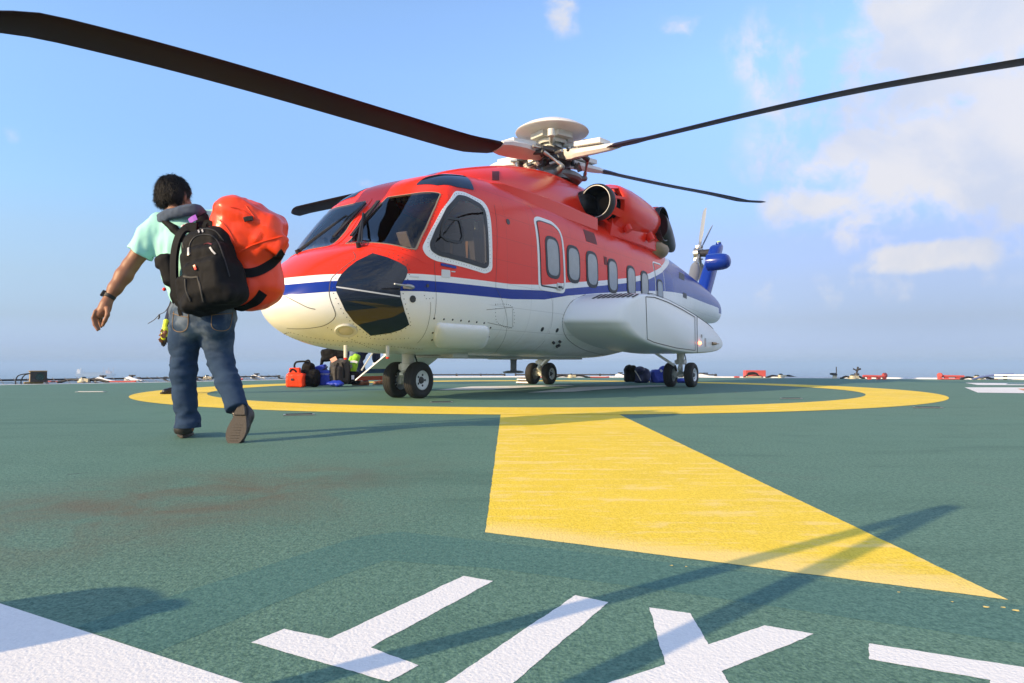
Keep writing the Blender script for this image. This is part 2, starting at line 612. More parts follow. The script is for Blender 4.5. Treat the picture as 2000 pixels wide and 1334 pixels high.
DECK = [(-10.4, 5.6), (-12.9, 10.6), (-11.15, 14.9), (-8.9, 17.0), (-6.2, 20.4), (-3.4, 22.6), (0, 23.3), (7, 22.6), (9.6, 21.9), (14.5, 19.4), (19, 15.6),
        (21, 8), (19, -1.0), (13.5, -4.6), (6, -3.2), (-0.3, 0.62), (-1.1, 1.06)]
mb = MB()
mb.prism([(x, y, 0.0) for x, y in DECK], (0, 0, -0.55))
m_edge = mat('deck_edge_steel', (0.62, 0.63, 0.64), 0.5)
deck = mb.build('helideck', [M_GREEN])
tag(deck, kind='structure')


def offset_poly(poly, d):
    n = len(poly)
    out = []
    c = Vector((sum(p[0] for p in poly) / n, sum(p[1] for p in poly) / n))
    for i in range(n):
        a, b, e = Vector(poly[i - 1]), Vector(poly[i]), Vector(poly[(i + 1) % n])
        n1 = Vector(((b - a).y, -(b - a).x)).normalized()
        n2 = Vector(((e - b).y, -(e - b).x)).normalized()
        if n1.dot(b - c) < 0:
            n1 = -n1
        if n2.dot(b - c) < 0:
            n2 = -n2
        k = (n1 + n2).normalized()
        out.append(b - k * d / max(0.4, k.dot(n1)))
    return out


def strip_ring(name, outer, inner, z, m):
    mb = MB()
    n = len(outer)
    mb.add([(p[0], p[1], z) for p in outer] + [(p[0], p[1], z) for p in inner],
           [(i, (i + 1) % n, n + (i + 1) % n, n + i) for i in range(n)])
    o = mb.build(name, m)
    if o.data.polygons[0].normal.z < 0:
        o.data.flip_normals()
    return tag(o, kind='structure')


# white perimeter line following the deck edge, very wide at the exit corner
inner = offset_poly(DECK, 0.32)
inner[-1] = Vector((-0.955, 1.292))
inner[-2] = Vector((-0.10, 0.822))
inner[0] = Vector((-10.1, 6.3))
strip_ring('perimeter_line', [Vector(p) for p in DECK], inner, 0.0009, M_WHITE)

CC = Vector((0.36, 12.45))
ring = lambda r, n=160: [CC + Vector((math.cos(2 * math.pi * k / n), math.sin(2 * math.pi * k / n))) * r for k in range(n)]
strip_ring('aiming_circle', ring(6.40), ring(5.40), 0.0025, M_YELLOW)
sheet('walkway_arrow', [(-0.102, 6.275), (0.956, 6.245), (0.945, 1.315), (-0.071, 1.836)], 0.0007, M_YELLOW, .0016)

# dark repainted strip along the lettering
sheet('repaint_strip', [(-0.745, 1.185), (-0.50, 1.62), (-0.40, 1.79), (-0.30, 1.845), (-0.06, 1.745), (0.20, 1.63), (0.95, 1.285), (1.6, 0.97), (1.5, 0.81), (0.80, 1.12),
                        (0.3, 1.37), (-0.045, 1.515), (-0.29, 1.575), (-0.36, 1.47), (-0.555, 1.075)], 0.0003, M_PATCH)
# EXIT, painted to be read by people walking off the deck
sheet('letter_marking', [(-0.421, 1.116), (-0.386, 1.172), (-0.299, 1.131), (-0.103, 1.462), (-0.039, 1.428), (-0.224, 1.096), (-0.139, 1.032), (-0.174, 0.98)], 0.0006, M_WHITE, .0014)
sheet('letter_marking', [(0.123, 1.34), (0.182, 1.301), (-0.03, 0.92), (-0.115, 0.94)], 0.0006, M_WHITE, .0014)
sheet('letter_marking', [(0.253, 1.274), (0.321, 1.245), (0.314, 1.108), (0.433, 1.187), (0.502, 1.15), (0.306, 1.012), (0.30, 0.84), (0.225, 0.87), (0.232, 0.955), (0.12, 0.885), (0.05, 0.92), (0.229, 1.035)], 0.0006, M_WHITE, .0014)
sheet('letter_marking', [(0.574, 1.112), (0.780, 1.015), (0.60, 0.70), (0.40, 0.80), (0.43, 0.85), (0.56, 0.785), (0.60, 0.86), (0.49, 0.92), (0.515, 0.97), (0.63, 0.91), (0.68, 0.985), (0.543, 1.053)], 0.0006, M_WHITE, .0014)
# the H under the helicopter and the figures at the right edge
sheet('landing_marking', [(-1.32, 11.76), (-0.817, 13.63), (1.151, 14.63), (1.3, 14.2), (0.3, 13.2), (-0.4, 11.9)], 0.0025, M_WHITE)
sheet('landing_marking', [(1.0, 11.1), (0.241, 10.714), (1.3, 13.3), (2.9, 14.4), (3.3, 14.1), (1.6, 12.1)], 0.0025, M_WHITE)
sheet('figure_marking', [(8.672, 13.1), (12.4, 13.1), (11.5, 10.3), (7.85, 10.5), (7.3, 10.72)], 0.0025, M_WHITE)
sheet('figure_marking_fill', [(9.1, 12.3), (11.9, 12.5), (11.3, 10.75), (8.6, 11.5)], 0.007, M_SMEAR)
strip_ring('figure_marking', [Vector(q) for q in [(10.8, 16.3), (14.2, 16.0), (13.6, 14.1), (9.95, 14.6)]], [Vector(q) for q in [(11.5, 15.85), (13.5, 15.6), (13.1, 14.7), (10.9, 15.1)]], 0.0025, M_WHITE)

#--SETTING END
# ------------------------------------------------------------------ helicopter
HA = R(32.8)
HP0 = Vector((-1.38, 9.07, 0))
HU = Vector((math.sin(HA), math.cos(HA), 0))      # aft
HV = Vector((math.cos(HA), -math.sin(HA), 0))     # port
heli = empty('helicopter', HP0, math.atan2(-math.cos(HA), -math.sin(HA)))
tag(heli, 'large red, white and blue transport helicopter standing on the green helideck, its stair door lowered', 'helicopter')


def w2h(p):
    q = Vector(p) - HP0
    return Vector((q.dot(HU), q.dot(HV), q.z))


def SIDE(px, py, l):
    """(s,l,z) where the sight line of a photo pixel meets the plane port=l"""
    o, d = w2h(CAM), ray(px, py)
    d = Vector((d.dot(HU), d.dot(HV), d.z))
    return o + d * ((l - o.y) / d.y)


def pchip(x, y):
    x, y = np.array(x, float), np.array(y, float)
    h, d = np.diff(x), np.diff(y) / np.diff(x)
    m = np.zeros_like(y)
    for i in range(1, len(x) - 1):
        if d[i - 1] * d[i] > 0:
            w1, w2 = 2 * h[i] + h[i - 1], h[i] + 2 * h[i - 1]
            m[i] = (w1 + w2) / (w1 / d[i - 1] + w2 / d[i])
    m[0], m[-1] = d[0], d[-1]

    def f(q):
        q = np.clip(q, x[0], x[-1])
        i = np.clip(np.searchsorted(x, q) - 1, 0, len(x) - 2)
        t = (q - x[i]) / h[i]
        return ((1 + 2 * t) * (1 - t) ** 2) * y[i] + t * (1 - t) ** 2 * h[i] * m[i] + t * t * (3 - 2 * t) * y[i + 1] + t * t * (t - 1) * h[i] * m[i + 1]
    return f


S0 = -2.12
HULL = [  # s, z_bottom, z_top, z_wide, half width, upper exponent, lower exponent
    (-2.12, 1.13, 1.13, 1.13, 0.0, 2.2, 2.2),
    (-2.06, .99, 1.29, 1.13, .28, 2.2, 2.2),
    (-1.98, .91, 1.42, 1.14, .44, 2.2, 2.2),
    (-1.83, .815, 1.57, 1.16, .635, 2.3, 2.2),
    (-1.6, .725, 1.72, 1.19, .83, 2.6, 2.25),
    (-1.40, .675, 1.80, 1.22, .95, 3.2, 2.35),
    (-1.22, .645, 1.87, 1.25, 1.03, 4.2, 2.5),
    (-.9, .61, 2.21, 1.31, 1.105, 5.2, 2.7),
    (-.58, .595, 2.55, 1.38, 1.145, 5.4, 2.9),
    (-.35, .587, 2.77, 1.45, 1.155, 4.6, 3.0),
    (0, .58, 2.93, 1.5, 1.165, 3.9, 3.1),
    (.5, .57, 3.02, 1.55, 1.17, 3.7, 3.2),
    (1.0, .565, 3.05, 1.6, 1.17, 3.7, 3.2),
    (4.6, .56, 3.05, 1.6, 1.17, 3.7, 3.2),
    (5.6, .64, 3.05, 1.65, 1.16, 3.5, 3.1),
    (7.0, .92, 3.04, 1.8, 1.08, 3.1, 2.8),
    (8.2, 1.16, 3.0, 1.95, .93, 2.8, 2.6),
    (9.8, 1.40, 2.90, 2.08, .72, 2.5, 2.4),
    (11.5, 1.55, 2.74, 2.12, .52, 2.3, 2.3),
    (12.8, 1.63, 2.56, 2.09, .38, 2.3, 2.3),
    (13.6, 1.67, 2.42, 2.05, .29, 2.3, 2.3),
    (13.92, 1.76, 2.32, 2.03, .21, 2.2, 2.2),
    (14.0, 1.95, 2.12, 2.03, .04, 2.2, 2.2)]
_T = [math.sqrt(h[0] - S0) for h in HULL]
HF = [pchip(_T, [h[k] for h in HULL]) for k in range(1, 7)]


def hull_ring(s, n=160):
    t_ = math.sqrt(max(s - S0, 0))
    zb, zt, zm, w_, nu, nl = [float(f(t_)) for f in HF]
    out = []
    for k in range(960):
        th = 2 * math.pi * k / 960
        c, sn = math.cos(th), math.sin(th)
        e = nu if sn >= 0 else nl
        l = w_ * math.copysign(abs(c) ** (2 / e), c)
        z = zm + (zt - zm if sn >= 0 else zm - zb) * math.copysign(abs(sn) ** (2 / e), sn)
        out.append((l, z))
    A_ = np.array(out + out[:1])
    L_ = np.concatenate([[0], np.cumsum(np.hypot(*np.diff(A_, axis=0).T))])
    q = np.arange(n) / n * L_[-1]
    return [Vector((s, a, b_)) for a, b_ in zip(np.interp(q, L_, A_[:, 0]), np.interp(q, L_, A_[:, 1]))]


_st = [S0 + 0.0004] + [S0 + 4.0 * (k / 90) ** 1.6 for k in range(3, 90)] + list(np.linspace(S0 + 4.0, 13.6, 110)) + [13.7, 13.8, 13.87, 13.92, 13.96, 13.99]
HM = MB()
HM.rings([hull_ring(s) for s in _st])
BV = BVHTree.FromPolygons(HM.v, [f for f in HM.f])
GLASS = []      # see-through panes: the skin is cut away behind them


def on_hull(p, d):
    """nearest hull point along direction d from outside p"""
    h = BV.ray_cast(Vector(p), Vector(d).normalized())
    return (h[0], h[1]) if h[0] is not None else BV.find_nearest(Vector(p))[:2]


def HPX(px, py, mirror=False):
    o, d = w2h(CAM), ray(px, py)
    d = Vector((d.dot(HU), d.dot(HV), d.z))
    h = BV.ray_cast(o, d.normalized())
    p = h[0] if h[0] is not None else BV.find_nearest(o + d * 9)[0]
    return Vector((p.x, -p.y if mirror else p.y, p.z))


def rotm_y(deg):
    return Matrix.Rotation(R(deg), 3, 'Y')


def flip(pts):
    return [Vector((p.x, -p.y, p.z)) for p in pts]


# paint scheme, from the aircraft's own coordinates
def livery(name):
    m = bpy.data.materials.new(name)
    m.use_nodes = True
    t = NT(m.node_tree)
    ob = t.n('ShaderNodeTexCoord').outputs['Object']
    sx = t.n('ShaderNodeSeparateXYZ', {0: ob})
    s_ = t.m('MULTIPLY', sx.outputs[0], -1.0)
    z_ = sx.outputs[2]
    # station -> heights of red/white, white/blue and blue/white edges
    tab = [(-2.2, 1.35, 1.275, 1.165), (-1.9, 1.40, 1.325, 1.21), (-1.0, 1.46, 1.39, 1.265), (.7, 1.51, 1.44, 1.31), (1.6, 1.585, 1.505, 1.375), (2.3, 1.69, 1.60, 1.49),
           (3.4, 1.83, 1.745, 1.625), (4.5, 1.99, 1.90, 1.75), (5.7, 2.21, 2.10, 1.87), (6.5, 2.43, 2.32, 1.94), (7.2, 2.68, 2.56, 1.99), (8.2, 3.05, 2.90, 2.05), (9.5, 3.6, 3.4, 2.07), (13.0, 3.7, 3.5, 2.10), (13.25, 3.7, 3.5, 2.08), (13.3, 3.7, 3.5, 1.95), (14.0, 3.7, 3.5, 1.95)]
    f = t.m('DIVIDE', t.m('ADD', s_, 2.2), 16.2)
    cr = t.ramp(f, [((a + 2.2) / 16.2, (b / 4, c / 4, d / 4)) for a, b, c, d in tab])
    sp = t.n('ShaderNodeSeparateColor', {0: cr})
    zz = t.m('DIVIDE', z_, 4.0)
    st = lambda k: t.m('GREATER_THAN', zz, sp.outputs[k])
    n = t.noise(ob, 1.3, 5, 0.6)
    c = t.mix(st(2), WHITE, BLUE)
    c = t.mix(st(1), c, WHITE)
    c = t.mix(st(0), c, RED)
    dirt = t.smooth(t.m('MULTIPLY', t.smooth(z_, 1.3, 0.55), t.noise(ob, 3.0, 5, 0.65)), 0.2, 0.8)
    c = t.mix(t.m('MULTIPLY', dirt, 0.35), c, (0.50, 0.44, 0.32))
    hsv = t.n('ShaderNodeHueSaturation', {'Color': c, 'Value': t.m('ADD', t.m('MULTIPLY', n, 0.12), 0.94)})
    # skin: sheets slightly pillowed between the frames
    mp = t.n('ShaderNodeMapping', {'Vector': ob, 'Scale': (1, 1, 1)})
    cb = t.n('ShaderNodeCombineXYZ', {0: s_, 1: z_, 2: 0.0})
    br = t.n('ShaderNodeTexBrick', {'Vector': cb, 'Color1': (1, 1, 1, 1), 'Color2': (.9, .9, .9, 1), 'Mortar': (0, 0, 0, 1), 'Scale': 1.0,
                                    'Mortar Size': 0.004, 'Mortar Smooth': 0.3, 'Brick Width': 0.62, 'Row Height': 0.30}, offset=0.0)
    aft = t.smooth(s_, 0.15, 0.3)
    pil = t.m('ADD', t.m('MULTIPLY', t.noise(ob, 2.4, 2, 0.5), 1.0), t.m('MULTIPLY', t.m('MULTIPLY', br.outputs[0], aft), 0.10))
    bp = t.n('ShaderNodeBump', {'Strength': 0.5, 'Distance': 0.010, 'Height': pil})
    seam = t.m('MULTIPLY', t.m('MULTIPLY', br.outputs[1], aft), 0.22)
    c2 = t.mix(seam, hsv.outputs[0], (0.05, 0.02, 0.02))
    p = t.n('ShaderNodeBsdfPrincipled', {'Base Color': c2, 'Roughness': 0.24, 'Specular IOR Level': 0.24, 'Normal': bp})
    t.n('ShaderNodeOutputMaterial', {'Surface': p.outputs[0]})
    return m


m_livery = livery('helicopter_livery')


def patch(name, loop, m, off=0.004, parent=heli, grid=0.05, dome=0.0, label=None, hole=None, cut=False):
    """a panel that follows the hull inside a closed outline lying on it, standing off by `off`"""
    loop = [Vector(p) for p in loop]
    dens = []
    for i, a in enumerate(loop):
        b = loop[(i + 1) % len(loop)]
        k = max(1, int((b - a).length / grid))
        dens += [a.lerp(b, j / k) for j in range(k)]
    c = sum(dens, Vector()) / len(dens)
    nrm = Vector()
    for i in range(len(dens)):
        nrm += (dens[i] - c).cross(dens[(i + 1) % len(dens)] - c)
    nrm.normalize()
    hn = BV.find_nearest(c)[1]
    if nrm.dot(hn) < 0:
        nrm = -nrm
    e1 = nrm.orthogonal().normalized()
    e2 = nrm.cross(e1)
    p2 = [Vector(((p - c).dot(e1), (p - c).dot(e2))) for p in dens]
    lo = [min(p[k] for p in p2) for k in (0, 1)]
    hi = [max(p[k] for p in p2) for k in (0, 1)]
    nb = len(p2)
    pts = list(p2)
    y = lo[1] + grid / 2
    while y < hi[1]:
        x = lo[0] + grid / 2
        while x < hi[0]:
            q = Vector((x, y))
            ins = False
            md = 9
            for i in range(nb):
                a, b = p2[i], p2[(i + 1) % nb]
                if (a.y > y) != (b.y > y) and x < (b.x - a.x) * (y - a.y) / (b.y - a.y) + a.x:
                    ins = not ins
                md = min(md, (a - q).length)
            if ins and md > grid * 0.45:
                pts.append(q)
            x += grid
        y += grid
    loops = [list(range(nb))]
    if hole is not None:
        hl_ = []
        for i, a in enumerate(hole):
            b_ = hole[(i + 1) % len(hole)]
            k = max(1, int((b_ - a).length / grid))
            hl_ += [a.lerp(b_, j / k) for j in range(k)]
        h2 = [Vector(((p - c).dot(e1), (p - c).dot(e2))) for p in hl_]
        pts = [q for q in pts[:nb]] + [q for q in pts[nb:] if min((q - a).length for a in h2) > grid * .4]
        loops.append(list(range(len(pts), len(pts) + len(h2))))
        pts += h2
    r_ = delaunay_2d_cdt(pts, [], loops, 2 if hole is not None else 1, 1e-6)
    vs, fs = r_[0], r_[2]
    out = []
    for q in vs:
        st = c + e1 * q[0] + e2 * q[1]
        h = BV.ray_cast(st + nrm * 0.6, -nrm)
        if h[0] is None or (h[0] - st).length > 0.6:
            h = BV.find_nearest(st)
        o_ = off
        if dome:
            dd = min((q - Vector(b_)).length for b_ in p2)
            o_ += dome * math.sqrt(max(0.0, 1 - (1 - min(dd / (3.2 * dome), 1)) ** 2))
        out.append(h[0] + h[1] * o_)
    mbp = MB()
    mbp.add(out, [tuple(f) for f in fs])
    if cut:
        GLASS.append(BVHTree.FromPolygons(out, [tuple(f) for f in fs]))
        return mbp.build(name, m, parent, heli=True, smooth=40)
    # turned-down rim so the panel has thickness
    cnt = {}
    for f in fs:
        for i in range(len(f)):
            k = (f[i], f[(i + 1) % len(f)])
            cnt[tuple(sorted(k))] = cnt.get(tuple(sorted(k)), 0) + 1
    bd = [k for k, v in cnt.items() if v == 1]
    idx = {}
    for k in bd:
        for i in k:
            if i not in idx:
                idx[i] = len(mbp.v)
                h = BV.find_nearest(out[i])
                mbp.v.append(h[0] - h[1] * 0.012)
    for a, b in bd:
        mbp.f.append((a, b, idx[b], idx[a]))
        mbp.mi.append(0)
    o = mbp.build(name, m, parent, heli=True, smooth=40)
    if label:
        o['label'] = label
    return o


def scale_loop(loop, d):
    """shrink (d>0) or grow a loop lying on the hull by d metres"""
    c = sum(loop, Vector()) / len(loop)
    n = len(loop)
    nrm = Vector()
    for i in range(n):
        nrm += (loop[i] - c).cross(loop[(i + 1) % n] - c)
    nrm.normalize()
    out = []
    for i in range(n):
        t1 = (loop[i] - loop[i - 1])
        t2 = (loop[(i + 1) % n] - loop[i])
        tt = (t1.normalized() + t2.normalized())
        if tt.length < 1e-6:
            tt = t2
        out.append(loop[i] + nrm.cross(tt.normalized()) * d)
    return out


def hull_line(mbx, pts, wd=0.006, off=0.002, close=False):
    """thin strip lying on the hull along points"""
    pts = [Vector(p) for p in pts]
    if close:
        pts = pts + [pts[0]]
    dens = [pts[0]]
    for a, b in zip(pts[:-1], pts[1:]):
        k = max(1, int((b - a).length / 0.05))
        dens += [a.lerp(b, (j + 1) / k) for j in range(k)]
    vs = []
    for i, p in enumerate(dens):
        h = BV.find_nearest(p)
        t_ = (dens[min(i + 1, len(dens) - 1)] - dens[max(i - 1, 0)]).normalized()
        sd_ = h[1].cross(t_).normalized()
        b0 = h[0] + h[1] * off
        vs += [b0 - sd_ * wd / 2, b0 + sd_ * wd / 2]
    mbx.add(vs, [(2 * i, 2 * i + 1, 2 * i + 3, 2 * i + 2) for i in range(len(dens) - 1)])


def rivets(mbx, pts, step=0.045, r=0.005,  off=0.0, close=False, lift=0.004):
    pts = [Vector(p) for p in pts]
    if close:
        pts = pts + [pts[0]]
    acc = 0.0
    r *= 1.25
    for a, b in zip(pts[:-1], pts[1:]):
        L = (b - a).length
        while acc < L:
            p = a.lerp(b, acc / max(L, 1e-6))
            h = BV.find_nearest(p)
            c, n_ = h[0], h[1]
            e1 = n_.orthogonal().normalized()
            e2 = n_.cross(e1)
            vs = [c + n_ * lift + (e1 * math.cos(k) + e2 * math.sin(k)) * r * .55 for k in np.arange(6) * math.pi / 3]
            vs += [c - n_ * 0.003 + (e1 * math.cos(k) + e2 * math.sin(k)) * r for k in np.arange(6) * math.pi / 3]
            mbx.add(vs, [(0, 1, 2, 3, 4, 5)] + [(k, (k + 1) % 6, 6 + (k + 1) % 6, 6 + k) for k in range(6)])
            acc += step
        acc -= L


RV, RB, PL = MB(), MB(), MB()      # small rivets, bolts, panel gaps

# --- cockpit glazing (outlines of the port side; the starboard side mirrors them)
ws = [HPX(*q) for q in [(757, 386), (800, 380), (861, 379), (850, 405), (832, 445), (812, 488), (795, 486), (770, 480), (742, 476), (705, 475), (674, 477), (700, 447), (730, 414)]]
ws = [Vector((p.x, max(p.y, 0.045), p.z)) for p in ws]
ws = corner_round(ws, 0.03)
for k_, lp in enumerate((ws, flip(ws))):
    rm = patch('windscreen_surround', scale_loop(lp, -0.085), m_livery, 0.004 + .003 * k_, hole=lp)
    rivets(RV, scale_loop(lp, -0.03), 0.05, 0.0045, close=True, lift=.010)
    patch('sealant', scale_loop(lp, -0.006), m_seal, 0.010, parent=rm, hole=scale_loop(lp, .008), grid=.04)
    patch('windscreen', lp, m_clear, 0.0085, parent=rm, cut=True)
# side windows: white surround, black seal, glass
so = [HPX(*q) for q in [(888, 373), (905, 375), (943, 393), (953, 407), (958, 430), (961, 528), (948, 535), (905, 522), (851, 510), (832, 500), (823, 484), (838, 455), (862, 410)]]
si = [HPX(*q) for q in [(893, 381), (910, 384), (938, 399), (947, 412), (950, 432), (954, 519), (947, 525), (905, 512), (857, 500), (841, 490), (838, 476), (850, 447), (872, 405)]]
for lp, lq in ((so, si), (flip(so), flip(si))):
    lp, lq = corner_round(lp, 0.06), corner_round(lq, 0.05)
    wf = patch('side_window', lp, m_white, 0.006, hole=scale_loop(lq, .01))
    patch('gasket', lq, m_gasket, 0.013, parent=wf, hole=scale_loop(lq, 0.058), grid=.04)
    patch('glass', scale_loop(lq, 0.05), m_clearb, 0.011, parent=wf, cut=True)
    rivets(RV, scale_loop(lq, -0.03), 0.05, 0.0045, close=True, lift=0.010)
# small sliding pane frame inside the port side window
sl = [HPX(*q) for q in [(868, 424), (895, 427), (900, 440), (904, 466), (897, 477), (872, 472), (858, 462), (861, 440)]]
for lp in (sl, flip(sl)):
    a = patch('sliding_pane_frame', corner_round(lp, 0.025), m_gasket, 0.022, grid=0.03, hole=corner_round(scale_loop(lp, 0.036), 0.02))
# chin windows
ch = [HPX(*q) for q in [(728, 495), (757, 503), (780, 513), (793, 521), (796, 530), (793, 541), (784, 555), (781, 567), (783, 583), (790, 608), (799, 634), (782, 644), (762, 650), (740, 653), (724, 655), (690, 627),
                        (674, 606), (664, 585), (657, 570), (656, 558), (661, 545), (667, 536), (680, 523), (697, 510)]]
for lp in (ch, flip(ch)):
    c_ = patch('chin_window', lp, m_chin, 0.006)
    rivets(RV, scale_loop(lp, -0.035), 0.06, 0.006, close=True)
cb = [HPX(657, 561), HPX(700, 567), HPX(740, 573), HPX(781, 579)]
for q in (cb, flip(cb)):
    mbx = MB()
    hull_line(mbx, q, 0.016, 0.010)
    mbx.build('chin_window_bar', m_silver, heli, heli=True)
# eyebrow windows
eb = [HPX(*q) for q in [(812, 362), (832, 347), (855, 342), (880, 340), (904, 341), (917, 352), (926, 372), (892, 366), (855, 363)]]
for lp in (eb, flip(eb)):
    patch('eyebrow_window', corner_round(lp, 0.03), m_glassb, 0.006)
    rivets(RV, scale_loop(corner_round(lp, 0.03), -0.025), 0.05, 0.0045, close=True)


# --- cabin windows and doors
def rr(s0, s1, z0, z1, r, sh=0.0):
    lp = [Vector((s0 + sh, 3, z1)), Vector((s1 + sh, 3, z1)), Vector((s1, 3, z0)), Vector((s0, 3, z0))]
    return [on_hull(p, (0, -1, 0))[0] for p in corner_round(lp, r)]


wins = [(2.28, 2.71, 1.70, 2.29), (2.93, 3.36, 1.69, 2.29), (3.74, 4.15, 1.67, 2.27), (4.55, 4.96, 1.67, 2.25), (5.22, 5.62, 1.67, 2.23)]
for sd_ in (1, -1):
    for a, b, c, d in wins:
        lp = rr(a, b, c, d, 0.17)
        lp2 = rr(a + .045, b - .045, c + .05, d - .05, 0.14)
        if sd_ < 0:
            lp, lp2 = flip(lp), flip(lp2)
        fr = patch('cabin_window', lp, m_gasket, 0.008, grid=0.06)
        patch('pane', lp2, m_pane, 0.014, parent=fr, grid=0.06)
        if sd_ > 0:
            rivets(RV, scale_loop(lp, 0.02), 0.05, 0.004, close=True, lift=0.012)
    # forward emergency door: white surround, dark gap, red leaf with its window
    do = [(1.38, 2.52), (1.52, 2.575), (1.93, 2.575), (2.12, 2.50), (2.19, 2.38), (2.23, 1.60), (2.17, 1.51), (1.48, 1.50), (1.42, 1.56)]
    snap = lambda pts: [on_hull(Vector((a, 3 * sd_, b)), (0, -sd_, 0))[0] for a, b in pts]
    if sd_ > 0:
        lp = [Vector((p[0], 0, p[1])) for p in do]
        sc = lambda d: [(v.x, v.z) for v in scale_loop([Vector((a, b, 0)).xzy for a, b in do], d)]
        o1 = corner_round([Vector((a, b, 0)) for a, b in do], 0.08)

        def ins(d):
            q = scale_loop(o1, d)
            return snap([(v.x, v.y) for v in q])
        test = scale_loop(o1, 0.05)
        sg = 1 if abs(test[0].x - 1.8) < abs(o1[0].x - 1.8) else -1
        dr = patch('cabin_door', ins(0), m_white, 0.005)
        patch('gap_seal', ins(sg * .055), m_gasket, 0.009, parent=dr)
        dl = patch('leaf', ins(sg * .075), m_livery, 0.013, parent=dr)
        patch('window_frame', snap([(v.x, v.y) for v in corner_round([Vector((1.60, 2.32, 0)), Vector((2.02, 2.32, 0)), Vector((2.05, 1.70, 0)), Vector((1.62, 1.70, 0))], 0.16)]), m_gasket, 0.018, parent=dr)
        patch('pane', snap([(v.x, v.y) for v in corner_round([Vector((1.645, 2.275, 0)), Vector((1.975, 2.275, 0)), Vector((2.0, 1.745, 0)), Vector((1.665, 1.745, 0))], 0.13)]), m_pane, 0.022, parent=dr)
        hmb = MB()
        hp_ = on_hull((2.0, 3, 1.60), (0, -1, 0))[0]
        hmb.box(hp_ + Vector((0, 0.018, 0)), (0.13, 0.03, 0.10))
        hmb.box(hp_ + Vector((0, 0.04, -.01)), (0.10, 0.02, 0.03), m=1)
        hmb.build('handle', [m_silver, m_dark], dr, heli=True, bevel=0.004)
    # aft baggage / escape hatch outlined in white
    d2 = corner_round([Vector((6.0, 2.50, 0)), Vector((6.62, 2.52, 0)), Vector((6.72, 1.66, 0)), Vector((6.05, 1.66, 0))], 0.10)
    g2 = scale_loop(d2, 0.05)
    sg2 = 1 if abs(g2[0].x - 6.3) < abs(d2[0].x - 6.3) else -1
    ah = patch('aft_hatch', snap([(v.x, v.y) for v in d2]), m_white, 0.004)
    patch('gap_seal', snap([(v.x, v.y) for v in scale_loop(d2, sg2 * .03)]), m_gasket, 0.007, parent=ah)
    patch('leaf', snap([(v.x, v.y) for v in scale_loop(d2, sg2 * .045)]), m_livery, 0.010, parent=ah)
    patch('window_frame', snap([(v.x, v.y) for v in corner_round([Vector((6.10, 2.16, 0)), Vector((6.50, 2.16, 0)), Vector((6.52, 1.70, 0)), Vector((6.12, 1.70, 0))], 0.14)]), m_gasket, 0.014, parent=ah)
    patch('pane', snap([(v.x, v.y) for v in corner_round([Vector((6.145, 2.115, 0)), Vector((6.455, 2.115, 0)), Vector((6.475, 1.72, 0)), Vector((6.16, 1.72, 0))], 0.11)]), m_pane, 0.018, parent=ah)

# --- small skin details on the port side
def gap_(pts, wd):
    q_ = MB()
    hull_line(q_, pts, wd)
    q_.build('panel_gap', m_line, heli, heli=True)


for q in [[(690, 492), (694, 504), (682, 514), (660, 532), (647, 545), (643, 570), (646, 587), (655, 612), (650, 625), (632, 636), (604, 641), (560, 641)], [(537, 566), (570, 585), (600, 600), (616, 604)]]:
    gap_(spline([HPX(*p) for p in q], 4), 0.008)
for q in [[(841, 590), (838, 625), (829, 652), (815, 670)], [(848, 510), (848, 620)], [(965, 400), (968, 560), (966, 690)], [(1032, 400), (1036, 690)], [(950, 605), (1000, 600), (1000, 640), (952, 630)]]:
    gap_([HPX(*p) for p in q], 0.005)
for q in [[(526, 642), (560, 650), (600, 658), (640, 664), (690, 668), (760, 676), (830, 682)], [(560, 655), (610, 668), (690, 676)], [(640, 640), (690, 664), (740, 684)], [(690, 655), (740, 662), (800, 660)],
          [(830, 560), (830, 582), (846, 582)], [(968, 594), (1000, 599), (1000, 640), (970, 628), (968, 594)], [(660, 520), (690, 500), (722, 488), (770, 496), (800, 513)]]:
    rivets(RV, spline([HPX(*p) for p in q], 5), 0.05, 0.006)
rivets(RB, [HPX(*p) for p in [(848, 622), (880, 624), (920, 628), (957, 632)]], 0.16, 0.013, lift=0.008)
rivets(RB, [HPX(*p) for p in [(845, 650), (842, 670)]], 0.16, 0.013, lift=0.008)
rivets(RB, [HPX(*p) for p in [(958, 640), (950, 668)]], 0.16, 0.013, lift=0.008)
fl = [HPX(*p) for p in [(851, 629), (954, 637), (954, 655), (945, 676), (930, 680), (850, 676), (845, 660)]]
for lp in (fl, flip(fl)):
    patch('float_cover', corner_round(lp, 0.09), m_white, 0.01, dome=0.055, grid=0.03)
# placards, static ports, drains
pls = MB()
plist = [((862, 526), (879, 543), 0), ((881, 529), (889, 532), 0), ((800, 538), (818, 543), 0)]
for (x0, y0), (x1, y1), mi_ in plist:
    lp = [HPX(x0, y0), HPX(x1, y0 + (x1 - x0) * .1), HPX(x1, y1), HPX(x0, y1 - (x1 - x0) * .1)]
    patch('placard', corner_round(lp, 0.015), m_silver, 0.005, grid=0.03)
patch('step_handle', [HPX(861, 514), HPX(890, 520), HPX(890, 525), HPX(861, 519)], m_blue, 0.012, grid=0.03)
for (px, py, r) in [(1059, 643, .035), (1088, 645, .035), (992, 433, .04), (806, 584, .04), (835, 558, .02)]:
    c = HPX(px, py)
    h = BV.find_nearest(c)
    pls = MB()
    pls.cyl(h[0] - h[1] * .01, h[0] + h[1] * 0.006, r, n=16)
    pls.build('static_port', m_dark, heli, heli=True)
